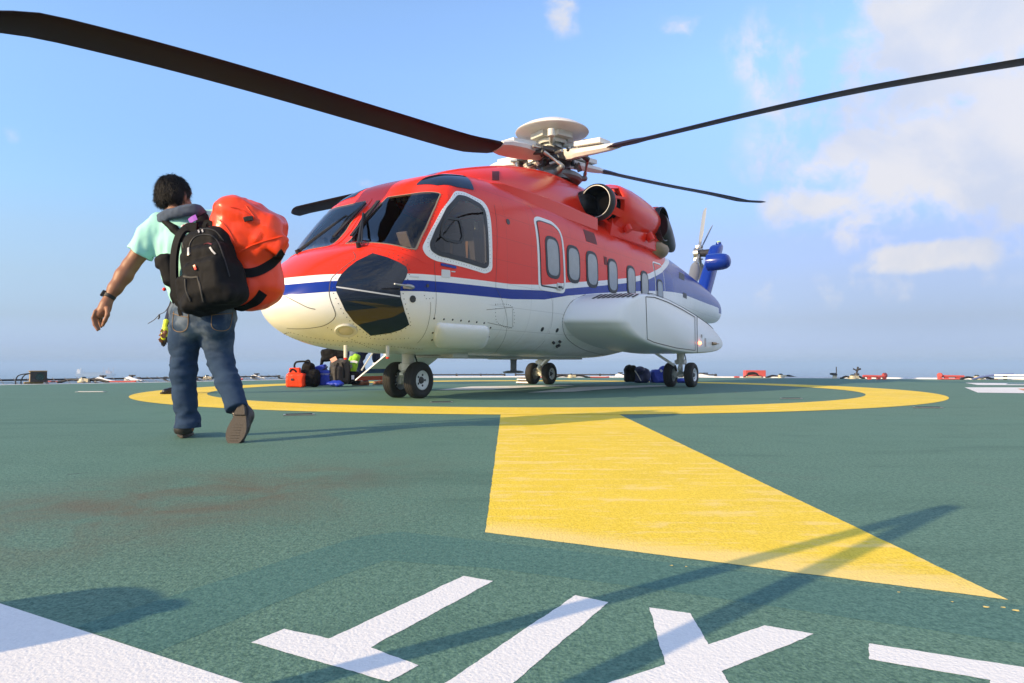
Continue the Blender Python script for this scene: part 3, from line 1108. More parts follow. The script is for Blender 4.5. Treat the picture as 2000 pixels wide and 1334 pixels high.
for (px, py, r) in [(1080, 668, .022), (1087, 675, .022), (1092, 666, .022), (1091, 673, .018)]:
    h = BV.find_nearest(HPX(px, py))
    pls = MB()
    pls.cyl(h[0] - h[1] * .01, h[0] + h[1] * 0.035, r, n=12)
    pls.build('drain_port', m_dark, heli, heli=True)
vent = MB()
for (a, b, c, d) in [(3.02, 3.42, 2.44, 2.64), (3.62, 3.74, 2.13, 2.27)]:
    lp = [on_hull((x, 3, z), (0, -1, 0))[0] for x, z in ((a, d), (b, d), (b, c), (a, c))]
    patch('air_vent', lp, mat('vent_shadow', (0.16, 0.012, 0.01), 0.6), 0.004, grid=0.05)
# pitot probe, lamp and drains under the nose
pit = MB()
h = BV.find_nearest(HPX(790, 561))
pit.tube([h[0], h[0] + Vector((-.02, .10, -.005)), h[0] + Vector((-.06, .13, -.005)), h[0] + Vector((-.30, .13, 0))], [.022, .02, .014, .009], 10)
h2 = BV.find_nearest(HPX(800, 560))
pit.ball(h2[0], (.09, .03, .03), 8)
pit.build('pitot_probe', m_steel, heli, heli=True)
h = BV.find_nearest(HPX(676, 646))
lam = MB()
lam.lathe(h[0] - h[1] * .03, h[1], [(0, .11), (.03, .125), (.045, .115), (.04, .085), (.035, .08)], 24)
lo_ = lam.build('landing_light', m_cream, heli, heli=True)
lam = MB()
lam.lathe(h[0] - h[1] * .01, h[1], [(.012, .085), (.024, .06), (.03, .03), (.031, 0.001)], 24)
lam.build('lens', mat('lamp_lens', (.55, .50, .38), .08, var=.15), lo_, heli=True)
for (px, py, ln) in [(675, 681, .14), (757, 682, .13)]:
    dr = MB()
    b = SIDE(px, py, 0.35 if px < 700 else 0.62)
    b = Vector((b.x, b.y, .66))
    dr.cyl(b, b - Vector((0, 0, ln)), .022, .020, 10)
    dr.cyl(b - Vector((0, 0, ln)), b - Vector((0, 0, ln + .02)), .02, .016, 10, m=1)
    dr.build('belly_probe', [m_cream, m_red], heli, heli=True)

RV.build('rivet', m_rivet, heli, heli=True)['kind'] = 'stuff'
RB.build('bolt', m_gasket, heli, heli=True)['kind'] = 'stuff'


# --- windscreen wipers
def wiper(base, elbow, b0, b1):
    mb = MB()
    lift = lambda p, d: Vector(p) + BV.find_nearest(Vector(p))[1] * d
    a, e = lift(base, .03), lift(elbow, .055)
    mb.tube([a, a.lerp(e, .5) + Vector((0, 0, .01)), e], [.022, .017, .013], 8)
    mb.cyl(lift(base, -.02), lift(base, .06), .03, .026, 12)
    a2 = a + Vector((.0, .05, .01))
    mb.tube([a2, e], [.009, .009], 6)
    wr = mb.build('wiper', m_black, heli, heli=True)
    mb = MB()
    p0, p1 = lift(b0, .035), lift(b1, .035)
    mid = p0.lerp(p1, .5) + (e - p0.lerp(p1, .5)) * .6
    mb.ribbon([p0, p0.lerp(p1, .25), p0.lerp(p1, .5), p0.lerp(p1, .75), p1], .02, .05, BV.find_nearest(p0)[1].cross(p1 - p0))
    mb.tube([p0.lerp(p1, .12), mid, p0.lerp(p1, .88)], .011, 6)
    mb.tube([e, mid], .012, 6)
    mb.build('wiper_blade', m_black, wr, heli=True)


wiper(HPX(701, 483), HPX(714, 424), HPX(689, 465), HPX(742, 397))
wiper(Vector((-1.36, -.55, 1.78)), HPX(681, 428), HPX(655, 466), HPX(716, 401))

def hit_mesh(bv_, px, py):
    o, d = w2h(CAM), ray(px, py)
    d = Vector((d.dot(HU), d.dot(HV), d.z)).normalized()
    h_ = bv_.ray_cast(o, d)
    return h_[0], h_[1]


# --- sponsons
SPP = [(2.63, 1.12), (2.68, 1.28), (2.80, 1.41), (3.0, 1.50), (3.35, 1.58), (3.95, 1.615), (4.6, 1.58), (5.36, 1.50), (6.2, 1.39), (7.03, 1.25), (7.6, 1.10), (7.95, .97), (8.06, .89), (7.98, .80), (7.66, .725),
       (7.0, .675), (6.02, .65), (5.0, .675), (3.92, .745), (3.25, .84), (2.88, .945), (2.70, 1.04)]


def spon_loop(l, grow=0.0, fw=0.0):
    out = []
    c = Vector((5.0, l, 1.12))
    for s, z in SPP:
        p = Vector((s, l, z))
        if s < 4.5:
            p.x -= fw * (4.5 - s) / 1.9
        out.append(c + (p - c) * (1 - grow) if grow else p)
    return out


for sd_ in (1, -1):
    mb = MB()
    rgs = []
    for l, g, fw in ((.9, 0, .42), (1.2, 0, .40), (1.45, 0, .27), (1.70, 0, .12), (1.82, .004, .03), (1.885, .012, -.05), (1.915, .028, -.12), (1.927, .05, -.18)):
        lp = spon_loop(l, 0, fw)
        cx = Vector((5.2, l, 1.12))
        lp = [Vector((p.x + (cx.x - p.x) * g, p.y * sd_, p.z + (cx.z - p.z) * g * 1.6)) for p in lp]
        n0 = len(lp)
        cl_ = lp + [lp[0]]
        lp = spline([lp[-1]] + cl_ + [lp[1]], 5)[5:-5 - 1]
        rgs.append(lp)
    mb.rings(rgs)
    spm = mb
    sp_ = mb.build('sponson', m_white, heli, heli=True, smooth=60)
    # outer access panels: raised plate over the tank and the tail fairing seam
    mb = MB()
    def spz(s, top):
        pts = [q for q in SPP]
        best = None
        seg = pts[4:13] if top else pts[13:21]
        for (s0, z0), (s1, z1) in zip(seg[:-1], seg[1:]):
            if min(s0, s1) <= s <= max(s0, s1):
                return z0 + (z1 - z0) * (s - s0) / (s1 - s0)
        return 1.0
    top = [(s, spz(s, True) - .055) for s in np.linspace(3.55, 6.05, 14)]
    bot = [(s, spz(s, False) + .06) for s in np.linspace(6.05, 3.6, 10)]
    pan = [Vector((a, 1.9275 * sd_, b)) for a, b in top + bot]
    ring_ = [(p + Vector((0, .004 * sd_, 0))) for p in pan]
    for i in range(len(ring_)):
        a, b = ring_[i], ring_[(i + 1) % len(ring_)]
        mb.ribbon([a, b], .012, .004, (0, 1, 0))
    a = Vector((6.18, 1.9315 * sd_, spz(6.18, True) - .012))
    b = Vector((6.18, 1.9315 * sd_, spz(6.18, False) + .012))
    mb.ribbon([a, b], .02, .004, (0, 1, 0))
    tl = [Vector((s, 1.905 * sd_, spz(s, True) + .004)) for s in np.linspace(3.7, 7.3, 16)]
    mb.ribbon(tl, .03, .006, (0, .5 * sd_, 1))
    for k in range(6):
        a = Vector((2.72 + .03 * k, (1.25 + .11 * k) * sd_, 1.06))
    mb.build('sponson_seam', m_line, sp_, heli=True)
    # black anti-slip treads on the upper leading edge
    sbv = BVHTree.FromPolygons(spm.v, spm.f) if sd_ > 0 else sbv
    mb = MB()
    for k in range(9):
        pts = []
        for t_ in (0, .35, .7, 1):
            p_, n_ = hit_mesh(sbv, 1158 + 9.5 * k + 17 * t_, 583.5 - .4 * k - 8.0 * t_)
            if p_ is not None and p_.z > 1.2:
                pts.append(Vector((p_.x, p_.y * sd_, p_.z)) + Vector((n_.x, n_.y * sd_, n_.z)) * .005)
        if len(pts) > 1:
            mb.ribbon(pts, .040, .006, Vector((-.6, 0, .8)))
    mb.build('walkway_tread', m_black, sp_, heli=True)
    mb = MB()
    mb.box((6.45, 1.935 * sd_, 1.0), (.05, .02, .06))
    mb.build('fuel_latch', m_steel, sp_, heli=True)
    mb = MB()
    mb.box((6.7, 1.93 * sd_, .88), (.06, .02, .17))
    mb.build('vent_grille', m_steel, sp_, heli=True)
    mb = MB()
    mb.ball((6.33, 1.93 * sd_, .86), (.05, .035, .03), 8)
    mb.build('position_light', mat('lit_red_lamp', (.6, .08, .02), .2, emit=((1, .16, .04), 9.0)) if sd_ > 0 else mat('green_lamp', (.02, .3, .1), .2), sp_, heli=True)
    mb = MB()
    mb.cyl((7.15, 1.93 * sd_, .87), (7.25, 1.98 * sd_, .87), .035, .03, 12)
    mb.cyl((7.25, 1.98 * sd_, .87), (7.40, 2.0 * sd_, .87), .015, .008, 8)
    mb.build('tail_lamp', m_burnt, sp_, heli=True)
    # root fillet with its bolt row
    rb = MB()
    rt = [p for p in spon_loop(1.17, -.03, .44)]
    rt = [on_hull(Vector((p.x, 3 * sd_, p.z)), (0, -sd_, 0))[0] for p in rt if p.x < 5.2]
    rt = [p for p in sorted(rt, key=lambda q: math.atan2(q.z - 1.12, q.x - 3.6))]
    for p in spon_loop(1.17, -.03, .44):
        pass
    lpx = spline([on_hull(Vector((p.x, 3 * sd_, p.z)), (0, -sd_, 0))[0] for p in [Vector((4.6, 0, .62)), Vector((3.6, 0, .68)), Vector((2.85, 0, .78)), Vector((2.42, 0, .90)), Vector((2.2, 0, 1.08)), Vector((2.24, 0, 1.25)), Vector((2.45, 0, 1.42)), Vector((2.9, 0, 1.56))]], 6)
    rivets(rb, lpx, 0.05, 0.007)
    hull_line(rb, [Vector(p) for p in lpx], 0.006, 0.003)
    rb.build('root_bolt', m_rivet, sp_, heli=True)['kind'] = 'stuff'

# --- rotor fairing on the roof
CWL = [(.28, 2.99, .10), (.40, 3.06, .34), (.6, 3.16, .50), (1.29, 3.39, .66), (2.0, 3.58, .70), (2.7, 3.71, .70), (3.5, 3.80, .66), (4.6, 3.82, .60), (5.4, 3.78, .55), (6.5, 3.62, .50), (7.6, 3.38, .42), (8.6, 3.14, .30), (9.3, 2.95, .12)]
zc, wc = pchip([c[0] for c in CWL], [c[1] for c in CWL]), pchip([c[0] for c in CWL], [c[2] for c in CWL])
mb = MB()
rgs = []
for s in np.linspace(.28, 9.3, 70):
    w_, zt = float(wc(s)), float(zc(s))
    rg = []
    for k in range(40):
        th = 2 * math.pi * k / 40
        c, sn = math.cos(th), math.sin(th)
        e = 2.7
        rg.append(Vector((s, (w_ + (.10 if sn < 0 else .10 * (1 - sn))) * math.copysign(abs(c) ** (2 / e), c), 2.75 + (zt - 2.75 if sn > 0 else .2) * math.copysign(abs(sn) ** (2 / e), sn))))
    rgs.append(rg)
mb.rings(rgs)
cowl = mb.build('rotor_fairing', m_red, heli, heli=True, smooth=50)
cbv = BVHTree.FromPolygons(mb.v, mb.f)
for sd_ in (1, -1):
    lv = MB()
    for k in range(6):
        p_, n_ = hit_mesh(cbv, 962 + 2.4 * k, 343)
        e_ = Vector((0, 0, 1)) - n_ * n_.z
        for a_ in (p_,):
            q_, m_ = hit_mesh(cbv, 962 + 2.4 * k, 335)
            r__, m2 = hit_mesh(cbv, 962 + 2.4 * k, 352)
            lv.ribbon([Vector((v.x, v.y * sd_, v.z)) for v in (q_ + m_ * .004, p_ + n_ * .004, r__ + m2 * .004)], .010, .008, Vector((n_.x, n_.y * sd_, n_.z)))
    lv.build('louvre', m_gasket, cowl, heli=True)
# deep side ledge (work platform cover) along the roof edge
for sd_ in (1, -1):
    mb = MB()
    rgs = []
    for s, lo_i, lo_o, z0, z1 in ((.62, .70, .80, 2.80, 2.93), (.9, .62, .93, 2.74, 2.955), (1.6, .6, .99, 2.71, 2.965), (2.6, .6, 1.03, 2.70, 2.965), (3.62, .6, 1.05, 2.70, 2.95)):
        rgs.append([Vector((s, l * sd_, z)) for l, z in ((lo_i, z1 + .06), (lo_o - .05, z1), (lo_o, z1 - .02), (lo_o, z0 + .02), (lo_o - .03, z0), (lo_i, z0))])
    mb.rings(rgs)
    mb.build('roof_ledge', m_red, heli, heli=True, smooth=30, bevel=0.01)

# --- engines
for sd_ in (1, -1):
    L0 = .90
    ic = SIDE(1164, 394, L0)
    A0 = Vector((ic.x, L0 * sd_, ic.z))
    ax = Vector((1, 0.0, .015)).normalized()
    mb = MB()
    mb.lathe(A0, ax, [(.41, .20), (.405, .365), (.44, .39), (.62, .42), (1.0, .425), (1.5, .40), (2.0, .355), (2.35, .30), (2.5, .2), (2.5, .01)], 40)
    # cradle and lower cowl between nacelle and roof
    rgs = []
    for d, hw in ((.35, .20), (.8, .30), (1.5, .30), (2.2, .26), (2.9, .18)):
        b = A0 + ax * d
        rgs.append([b + Vector((0, l * hw, z)) for l, z in ((-1, 0), (-1.1, -.45), (-.4, -.62), (.55, -.55), (.75, -.3), (.6, 0))])
    mb.rings(rgs)
    for d, zz in ((.78, -.40), (1.9, -.42)):
        b = A0 + ax * d + Vector((0, .16 * sd_, zz))
        mb.cyl(b + Vector((0, .05 * sd_, .1)), b + Vector((0, .12 * sd_, -.03)), .085, .075, 14)
    eng = mb.build('engine_nacelle', m_red, heli, heli=True, smooth=40)
    mb = MB()   # intake: rubber lip, dark throat, pale inner rim
    mb.lathe(A0, ax, [(.25, .21), (.10, .235), (.0, .265), (-.035, .285), (-.02, .312), (.04, .325), (.12, .32), (.15, .29)], 40, mset=[1, 1, 1, 0, 0, 0, 0, 0])
    mb.build('intake_lip', [m_black, m_throat], eng, heli=True, smooth=60)
    mb = MB()
    mb.lathe(A0, ax, [(-.030, .272), (-.036, .278), (-.034, .287), (-.026, .289)], 40)
    mb.build('intake_rim', m_silver, eng, heli=True)
    mb = MB()
    mb.cyl(A0 + ax * .26, A0 + ax * .27, .25, n=32)
    mb.build('intake_throat', m_throat, eng, heli=True)
    mb = MB()   # struts of the open bay behind the lip
    for k in range(8):
        a = 2 * math.pi * k / 8 + .25
        o_ = Vector((0, math.cos(a), math.sin(a)))
        mb.ribbon([A0 + ax * .13 + o_ * .300, A0 + ax * .28 + o_ * .335, A0 + ax * .43 + o_ * .370], .13 if k % 2 else .05, .02, o_)
    mb.lathe(A0, ax, [(.1, .25), (.42, .29)], 24, m=1)
    mb.lathe(A0, ax, [(.13, .30), (.15, .315), (.18, .315), (.19, .30)], 32)
    mb.build('bay_strut', [m_red, m_throat], eng, heli=True)
    # black curved scoop inboard of the intake
    mb = MB()
    bc = SIDE(1139, 397, .62)
    bc = Vector((bc.x, .60 * sd_, bc.z))
    mb.ball(bc + Vector((.18, 0, -.02)), (.42, .19, .27), 14)
    mb.build('intake_scoop', m_soot, eng, heli=True)
    # hot end: red shroud and sooty outward-turned exhaust
    ec = SIDE(1291, 438, 1.12)
    E0 = Vector((ec.x, 1.12 * sd_, ec.z))
    ea = Vector((.02, 1.0 * sd_, -.05)).normalized()
    mb = MB()
    mb.lathe(E0 - ea * .55, ea, [(0, .33), (.15, .36), (.50, .36), (.52, .345), (.50, .33)], 36, e1=(0, 0, 1))
    mb.box(E0 + Vector((-.33, -.42 * sd_, .08)), (.62, .5, .50))
    mb.build('exhaust_shroud', m_red, eng, heli=True, smooth=40, bevel=.03)
    mb = MB()
    n = 40
    rgs = []
    e1 = Vector((0, 0, 1))
    e2 = ea.cross(e1).normalized()
    if e2.x < 0:
        e2 = -e2
    for d, r in ((-.5, .315), (-.05, .325), (.05, .335), (.075, .330), (.070, .312), (.0, .30), (-.3, .27)):
        rgs.append([E0 + ea * d + (e1 * math.cos(2 * math.pi * k / n) * 1.04 + e2 * math.sin(2 * math.pi * k / n)) * r + Vector((-.10, 0, 0)) * math.cos(2 * math.pi * k / n) * r for k in range(n)])
    mb.rings(rgs, cap=False)
    for q_ in range(len(mb.mi)):
        if q_ // n >= 4:
            mb.mi[q_] = 1
    mb.cyl(E0 - ea * .30, E0 - ea * .29, .29, n=32, m=1)
    mb.build('exhaust_pipe', [m_soot, m_throat], eng, heli=True, smooth=60)
    mb = MB()
    rgs = []
    for t_, r in ((0, .30), (.15, .315), (.4, .27), (.65, .21), (.85, .15), (.95, .10), (.985, .04)):
        c_ = E0 + Vector((.02 + .95 * t_, -.10 * sd_, -.02 - .34 * t_))
        rgs.append([c_ + Vector((0, math.cos(a_) * r * .8, math.sin(a_) * r)) for a_ in np.arange(28) * 2 * math.pi / 28])
    mb.rings(rgs)
    mb.build('exhaust_fairing', m_soot, eng, heli=True, smooth=60)
    mb = MB()
    mb.lathe(E0 + Vector((-.15, -.32 * sd_, -.36)), (1, .15 * sd_, -.1), [(0, .2), (.2, .26), (.55, .25), (.75, .18), (.76, .01)], 24)
    mb.tube([A0 + ax * 2.5 + Vector((0, .1 * sd_, -.25)), A0 + ax * 2.9 + Vector((0, .15 * sd_, -.36)), A0 + ax * 3.3 + Vector((0, .12 * sd_, -.4))], .06, 10)
    mb.build('hot_section', m_burnt, eng, heli=True, smooth=50)

# --- tail pylon, stabiliser
pc0, pc1 = SIDE(1375, 568, 0), SIDE(1400, 482, 0)
mb = MB()
rgs = []
for z, k_ in ((2.15, 1.04), (2.6, 1.02), (3.2, 1.0), (3.7, .98), (4.0, .95), (4.10, .88), (4.16, .68), (4.18, .3)):
    t_ = (z - pc0.z) / (pc1.z - pc0.z)
    cx_ = pc0.x + (pc1.x - pc0.x) * t_
    rg = []
    for k in range(40):
        a_ = 2 * math.pi * k / 40
        c_, s_ = math.cos(a_), math.sin(a_)
        hx = .34 if c_ < 0 else .40
        rg.append(Vector((cx_ + hx * k_ * math.copysign(abs(c_) ** (2 / 2.8), c_), .195 * k_ * (1 - .25 * max(0, c_)) * math.copysign(abs(s_) ** (2 / 2.8), s_), z + .05 * c_)))
    rgs.append(rg)
mb.rings(rgs)
pyl = mb.build('tail_pylon', m_blue, heli, heli=True, smooth=60)
bx_ = pc0.x + (pc1.x - pc0.x) * (4.2 - pc0.z) / (pc1.z - pc0.z)
mb = MB()
mb.cyl((bx_ + .1, 0, 4.12), (bx_ + .1, 0, 4.25), .09, .08, 14)
mb.cyl((bx_ + .1, 0, 4.25), (bx_ + .1, 0, 4.29), .075, .05, 14, m=1)
mb.box((bx_ - .62, .08, 3.62), (.06, .05, .07), m=2)
mb.build('beacon', [m_blue, mat('beacon_lens', (.35, .55, .25), .15), m_silver], pyl, heli=True)
mb = MB()
sc_ = SIDE(1407, 511, .48)
rgs = []
for l, k_, tk in ((.08, .95, 1.0), (.2, 1.0, 1.0), (.36, 1, 1.0), (.5, .97, .96), (.61, .88, .86), (.68, .72, .66), (.715, .4, .35), (.72, .1, .08)):
    rgs.append([Vector((sc_.x + .30 * k_ * math.cos(a), l + .04, sc_.z + .245 * tk * math.sin(a))) for a in np.arange(28) * 2 * math.pi / 28])
mb.rings(rgs)
mb.build('stabiliser', m_blue, pyl, heli=True, smooth=60)

# --- tail rotor on the starboard face
tr = SIDE(1365, 495, -.45)
TR = Vector((tr.x - .02, -.45, tr.z))
mb = MB()
mb.cyl(TR + Vector((.15, .35, 0)), TR + Vector((0, -.05, 0)), .13, .10, 18)
mb.cyl(TR + Vector((0, -.12, 0)), TR + Vector((0, .02, 0)), .17, .17, 20, m=1)
for a in (66, 38, 236, 300):
    d = Vector((math.cos(R(a)), 0, math.sin(R(a))))
    mb.cyl(TR, TR + d * .42, .06, .045, 10, m=1)
    mb.box(TR + d * .24 + Vector((0, -.05, 0)), (.09, .10, .09), m=1)
    mb.cyl(TR + d * .2 + Vector((0, -.14, 0)), TR + d * .2 + Vector((0, .1, 0)), .02, .02, 8)
trh = mb.build('tail_rotor', [m_dark, m_steel], heli, heli=True)
m_tb = mat('tail_blade_grey', (.27, .29, .31), .45)
for a, ln in ((66, 1.62), (38, 1.62), (236, 1.55), (300, 1.5)):
    d = Vector((math.cos(R(a)), 0, math.sin(R(a))))
    e = Vector((-math.sin(R(a)), .85, math.cos(R(a)))).normalized()
    nn_ = d.cross(e).normalized()
    rgs = []
    for r_, ch_ in ((.36, .07), (.5, .13), (.62, .17), (1.4, .17), (ln, .15), (ln + .02, .10)):
        rgs.append([TR + d * r_ + e * ch_ * x + nn_ * .018 * y for x, y in ((-1, 0), (-.5, .7), (.2, 1), (.8, .7), (1, 0), (.8, -.7), (.2, -1), (-.5, -.7))])
    mb = MB()
    mb.rings(rgs)
    mb.build('tail_rotor_blade', m_tb, trh, heli=True, smooth=60)

# --- main rotor
HS = 3.9
hub0 = Vector((HS, 0, 0))
HUBW = HP0 + HU * HS
ZH = 4.18
mb = MB()
mb.lathe(hub0, (0, 0, 1), [(3.78, .34), (3.86, .33), (3.90, .20), (4.0, .17), (4.05, .22), (4.10, .23), (4.14, .16), (4.5, .13)], 32)
mast = mb.build('rotor_mast', m_grey, heli, heli=True, smooth=40)
mb = MB()   # swashplate
mb.lathe(hub0, (0.05, 0, 1), [(3.80, .30), (3.80, .42), (3.84, .46), (3.90, .46), (3.94, .40), (3.94, .30)], 40)
for k in range(4):
    a = R(45 + 90 * k)
    d = Vector((math.cos(a), math.sin(a), 0))
    mb.tube([hub0 + d * .35 + Vector((0, 0, 3.87)), hub0 + d * .62 + Vector((0, 0, 3.86))], [.07, .045], 10)
    mb.ball(hub0 + d * .62 + Vector((0, 0, 3.87)), .055, 8)
mb.build('swashplate', m_grey, mast, heli=True, smooth=40)
mb = MB()   # hub barrel with its clutter
mb.lathe(hub0, (0, 0, 1), [(4.02, .12), (4.04, .30), (4.10, .36), (4.26, .36), (4.32, .28), (4.36, .20), (4.50, .17), (4.52, .24), (4.56, .24)], 32, mset=[0, 0, 0, 0, 0, 1, 1, 1])
rnd = random.Random(3)
for k in range(64):
    a = rnd.uniform(0, 6.28)
    r_ = rnd.uniform(.22, .50)
    z_ = rnd.uniform(4.02, 4.34)
    c = hub0 + Vector((math.cos(a) * r_, math.sin(a) * r_, z_))
    q = Quaternion((rnd.uniform(-1, 1), rnd.uniform(-1, 1), rnd.uniform(-1, 1)), rnd.uniform(0, 1.0)).to_matrix()
    if k % 3 == 0:
        mb.cyl(c, c + Vector((rnd.uniform(-.2, .2), rnd.uniform(-.2, .2), rnd.uniform(-.12, .12))), .03, .03, 8, m=rnd.choice((0, 1, 2)))
    else:
        mb.box(c, (rnd.uniform(.05, .16), rnd.uniform(.05, .16), rnd.uniform(.03, .09)), q, m=rnd.choice((0, 1, 1, 2)))
hubo = mb.build('rotor_hub', [m_dark, m_cream, m_steel], heli, heli=True, smooth=40, bevel=.006)
mb = MB()   # white dish above the hub
mb.lathe(hub0, (0, 0, 1), [(4.60, .10), (4.63, .50), (4.655, .66), (4.668, .672), (4.69, .66), (4.775, .52), (4.845, .35), (4.885, .16), (4.895, .001)], 48)
cap = mb.build('hub_dish', mat('dish_white', (.66, .65, .62), .3, var=.05), heli, heli=True, smooth=50)
mb = MB()
mb.lathe(hub0, (0, 0, 1), [(4.44, .25), (4.50, .27), (4.62, .21), (4.64, .2)], 24)
cdir = w2h(Vector((0, 0, 0)))
cd_ = Vector((cdir.x - HS, cdir.y, 0)).normalized()
for k in range(4):
    a = R(20 + 90 * k)
    d = Vector((math.cos(a), math.sin(a), 0))
    qm = Matrix.Rotation(a, 3, 'Z')
    mb.box(hub0 + d * .30 + Vector((0, 0, 4.575)), (.14, .34, .12), qm)
    b = R(62 + 90 * k)
    d2_ = Vector((math.cos(b), math.sin(b), 0))
    mb.tube(spline([hub0 + d2_ * .2 + Vector((0, 0, 4.44)), hub0 + d2_ * .4 + Vector((0, 0, 4.43)), hub0 + d2_ * .55 + Vector((0, 0, 4.47)), hub0 + d2_ * .66 + Vector((0, 0, 4.47))], 3), [.05] * 3 + [.045] * 3 + [.05] * 4, 10)
    mb.cyl(hub0 + d2_ * .62 + Vector((0, 0, 4.40)), hub0 + d2_ * .62 + Vector((0, 0, 4.53)), .065, n=12)
mb.build('dish_mount', m_cream, cap, heli=True, smooth=40, bevel=.008)

BL = [(R(-133.2), [(.3, 4.20), (1.1, 4.13), (2.2, 4.0), (3.7, 3.97), (5.6, 3.93), (7.7, 3.82), (8.58, 3.68)]),
      (R(-43.2), [(.3, 4.20), (1.33, 4.13), (3.94, 4.07), (4.96, 4.03), (6.85, 3.87), (8.58, 3.66)]),
      (R(46.8), [(.3, 4.20), (1.1, 4.25), (3.9, 4.47), (6.4, 4.70), (8.58, 4.86)]),
      (R(140.8), [(.3, 4.18), (1.1, 4.22), (3.2, 4.28), (5.74, 4.37), (8.58, 4.42)])]
for th, prof in BL:
    zf = pchip([a for a, b in prof], [b for a, b in prof])
    d = Vector((math.cos(th), math.sin(th), 0))
    lead = Vector((-math.sin(th), math.cos(th), 0))     # turns counter-clockwise seen from above
    def bp(r_):
        return HUBW + d * r_ + Vector((0, 0, float(zf(r_))))
    rgs = []
    rs = [1.32, 1.45, 1.75, 1.95] + list(np.linspace(2.2, 7.9, 24)) + [8.1, 8.3, 8.48, 8.56]
    for r_ in rs:
        pitch = R(18 - 9 * r_ / 8.58)
        ch_ = .13 if r_ < 1.4 else (.19 if r_ < 1.6 else (.22 if r_ < 1.85 else .238))
        swp = 0.0
        if r_ > 7.85:
            k_ = (r_ - 7.85) / .73
            ch_ *= 1 - .45 * k_ ** 1.5
            swp = -.22 * k_ ** 1.4
        tk = .050 if r_ < 1.9 else .036
        cdv = lead * math.cos(pitch) + Vector((0, 0, 1)) * math.sin(pitch)
        ndv = Vector((0, 0, 1)) * math.cos(pitch) - lead * math.sin(pitch)
        base = bp(r_) + lead * swp
        rg = []
        for x, y in ((1, 0), (.88, .62), (.6, .95), (.2, 1), (-.3, .72), (-.75, .28), (-1, .0), (-.75, -.22), (-.3, -.5), (.2, -.72), (.6, -.7), (.88, -.5)):
            rg.append(w2h(base + cdv * (x * ch_ - .05) + ndv * y * tk))
        rgs.append(rg)
    mb = MB()
    mb.rings(rgs)
    bl = mb.build('rotor_blade', m_blade, heli, heli=True, smooth=60)
    # pale cuff and sleeve, damper, pitch link
    mb = MB()
    rgs = []
    for r_, wd, tk in ((.34, .09, .10), (.5, .11, .10), (.62, .17, .085), (.9, .21, .075), (1.25, .20, .065), (1.42, .15, .05)):
        pitch = R(17)
        cdv = lead * math.cos(pitch) + Vector((0, 0, 1)) * math.sin(pitch)
        ndv = Vector((0, 0, 1)) * math.cos(pitch) - lead * math.sin(pitch)
        rgs.append([w2h(bp(r_) + cdv * wd * x + ndv * tk * y) for x, y in ((1, 0), (.85, .8), (.3, 1), (-.3, 1), (-.85, .8), (-1, 0), (-.85, -.8), (-.3, -1), (.3, -1), (.85, -.8))])
    mb.rings(rgs)
    mb.box(w2h(bp(.9) + Vector((0, 0, .13))), (.001, .001, .001))
    q0, q1 = bp(.62) + Vector((0, 0, .12)), bp(1.18) + Vector((0, 0, .11))
    mb.ribbon([w2h(q0), w2h(q1)], .30, .08, (0, 0, 1))
    mb.build('blade_cuff', mat('cuff_white', (.68, .66, .62), .35, var=.08) if th == BL[0][0] else bpy.data.materials['cuff_white'], bl, heli=True, smooth=45, bevel=.01)
    mb = MB()
    p0 = bp(.30) + lead * .26 + Vector((0, 0, .02))
    p1 = bp(.78) + lead * .22 + Vector((0, 0, .04))
    mb.cyl(w2h(p0), w2h(p0.lerp(p1, .6)), .055, .055, 14)
    mb.cyl(w2h(p0.lerp(p1, .6)), w2h(p1), .028, .028, 10, m=1)
    q = bp(.58) + lead * .30 + Vector((0, 0, -.05))
    a45 = w2h(q)
    ang = math.atan2(a45.y, a45.x - HS)
    kk = round((ang - R(45)) / (math.pi / 2)) * (math.pi / 2) + R(45)
    lowp = hub0 + Vector((math.cos(kk) * .62, math.sin(kk) * .62, 3.90))
    mb.tube([a45, a45.lerp(lowp, .25), a45.lerp(lowp, .3), a45.lerp(lowp, .72), a45.lerp(lowp, .78), lowp], [.034, .034, .024, .024, .034, .034], 10, m=1)
    mb.tube([w2h(bp(.62)), a45], .05, 10)
    mb.build('pitch_link', [m_dark, m_steel], bl, heli=True, smooth=40)


# --- wheels and undercarriage
def wheel(par, s, l, r, wd, out):
    prof = []
    for a in np.linspace(-1, 1, 21):
        u = abs(a)
        rr_ = r * (1 - .16 * u ** 4) if u < .98 else r * .82
        prof.append((a * wd / 2, rr_))
    g = []
    for i, (d, q) in enumerate(prof):
        if i in (6, 10, 14):
            q -= .007
        g.append((d, q))
    prof = [(-wd * .40, r * .52)] + [(-wd * .49, r * .62), (-wd * .52, r * .74)] + g + [(wd * .52, r * .74), (wd * .49, r * .62), (wd * .40, r * .52)]
    mb = MB()
    mb.lathe((s, l, r - .006), (0, 1, 0), prof, 48)
    ty = mb.build('tyre', m_tyre, par, heli=True, smooth=32)
    mb = MB()
    o_ = Vector((s, l, r - .006))
    mb.lathe(o_, (0, out, 0), [(-wd * .4, r * .53), (wd * .41, r * .53), (wd * .45, r * .50), (wd * .36, r * .46), (wd * .30, r * .40), (wd * .27, r * .20), (wd * .36, r * .17), (wd * .40, r * .12), (wd * .40, .001)], 36,
             mset=[0, 0, 0, 0, 0, 1, 1, 1])
    for k in range(5):
        a = 2 * math.pi * k / 5
        c = o_ + Vector((math.cos(a) * r * .30, out * wd * .27, math.sin(a) * r * .30))
        mb.cyl(c, c + Vector((0, out * .008, 0)), .015, n=8, m=1)
    mb.build('rim', [mat('wheel_white', (.66, .68, .69), .35) if 'wheel_white' not in bpy.data.materials else bpy.data.materials['wheel_white'], m_dark], par, heli=True)


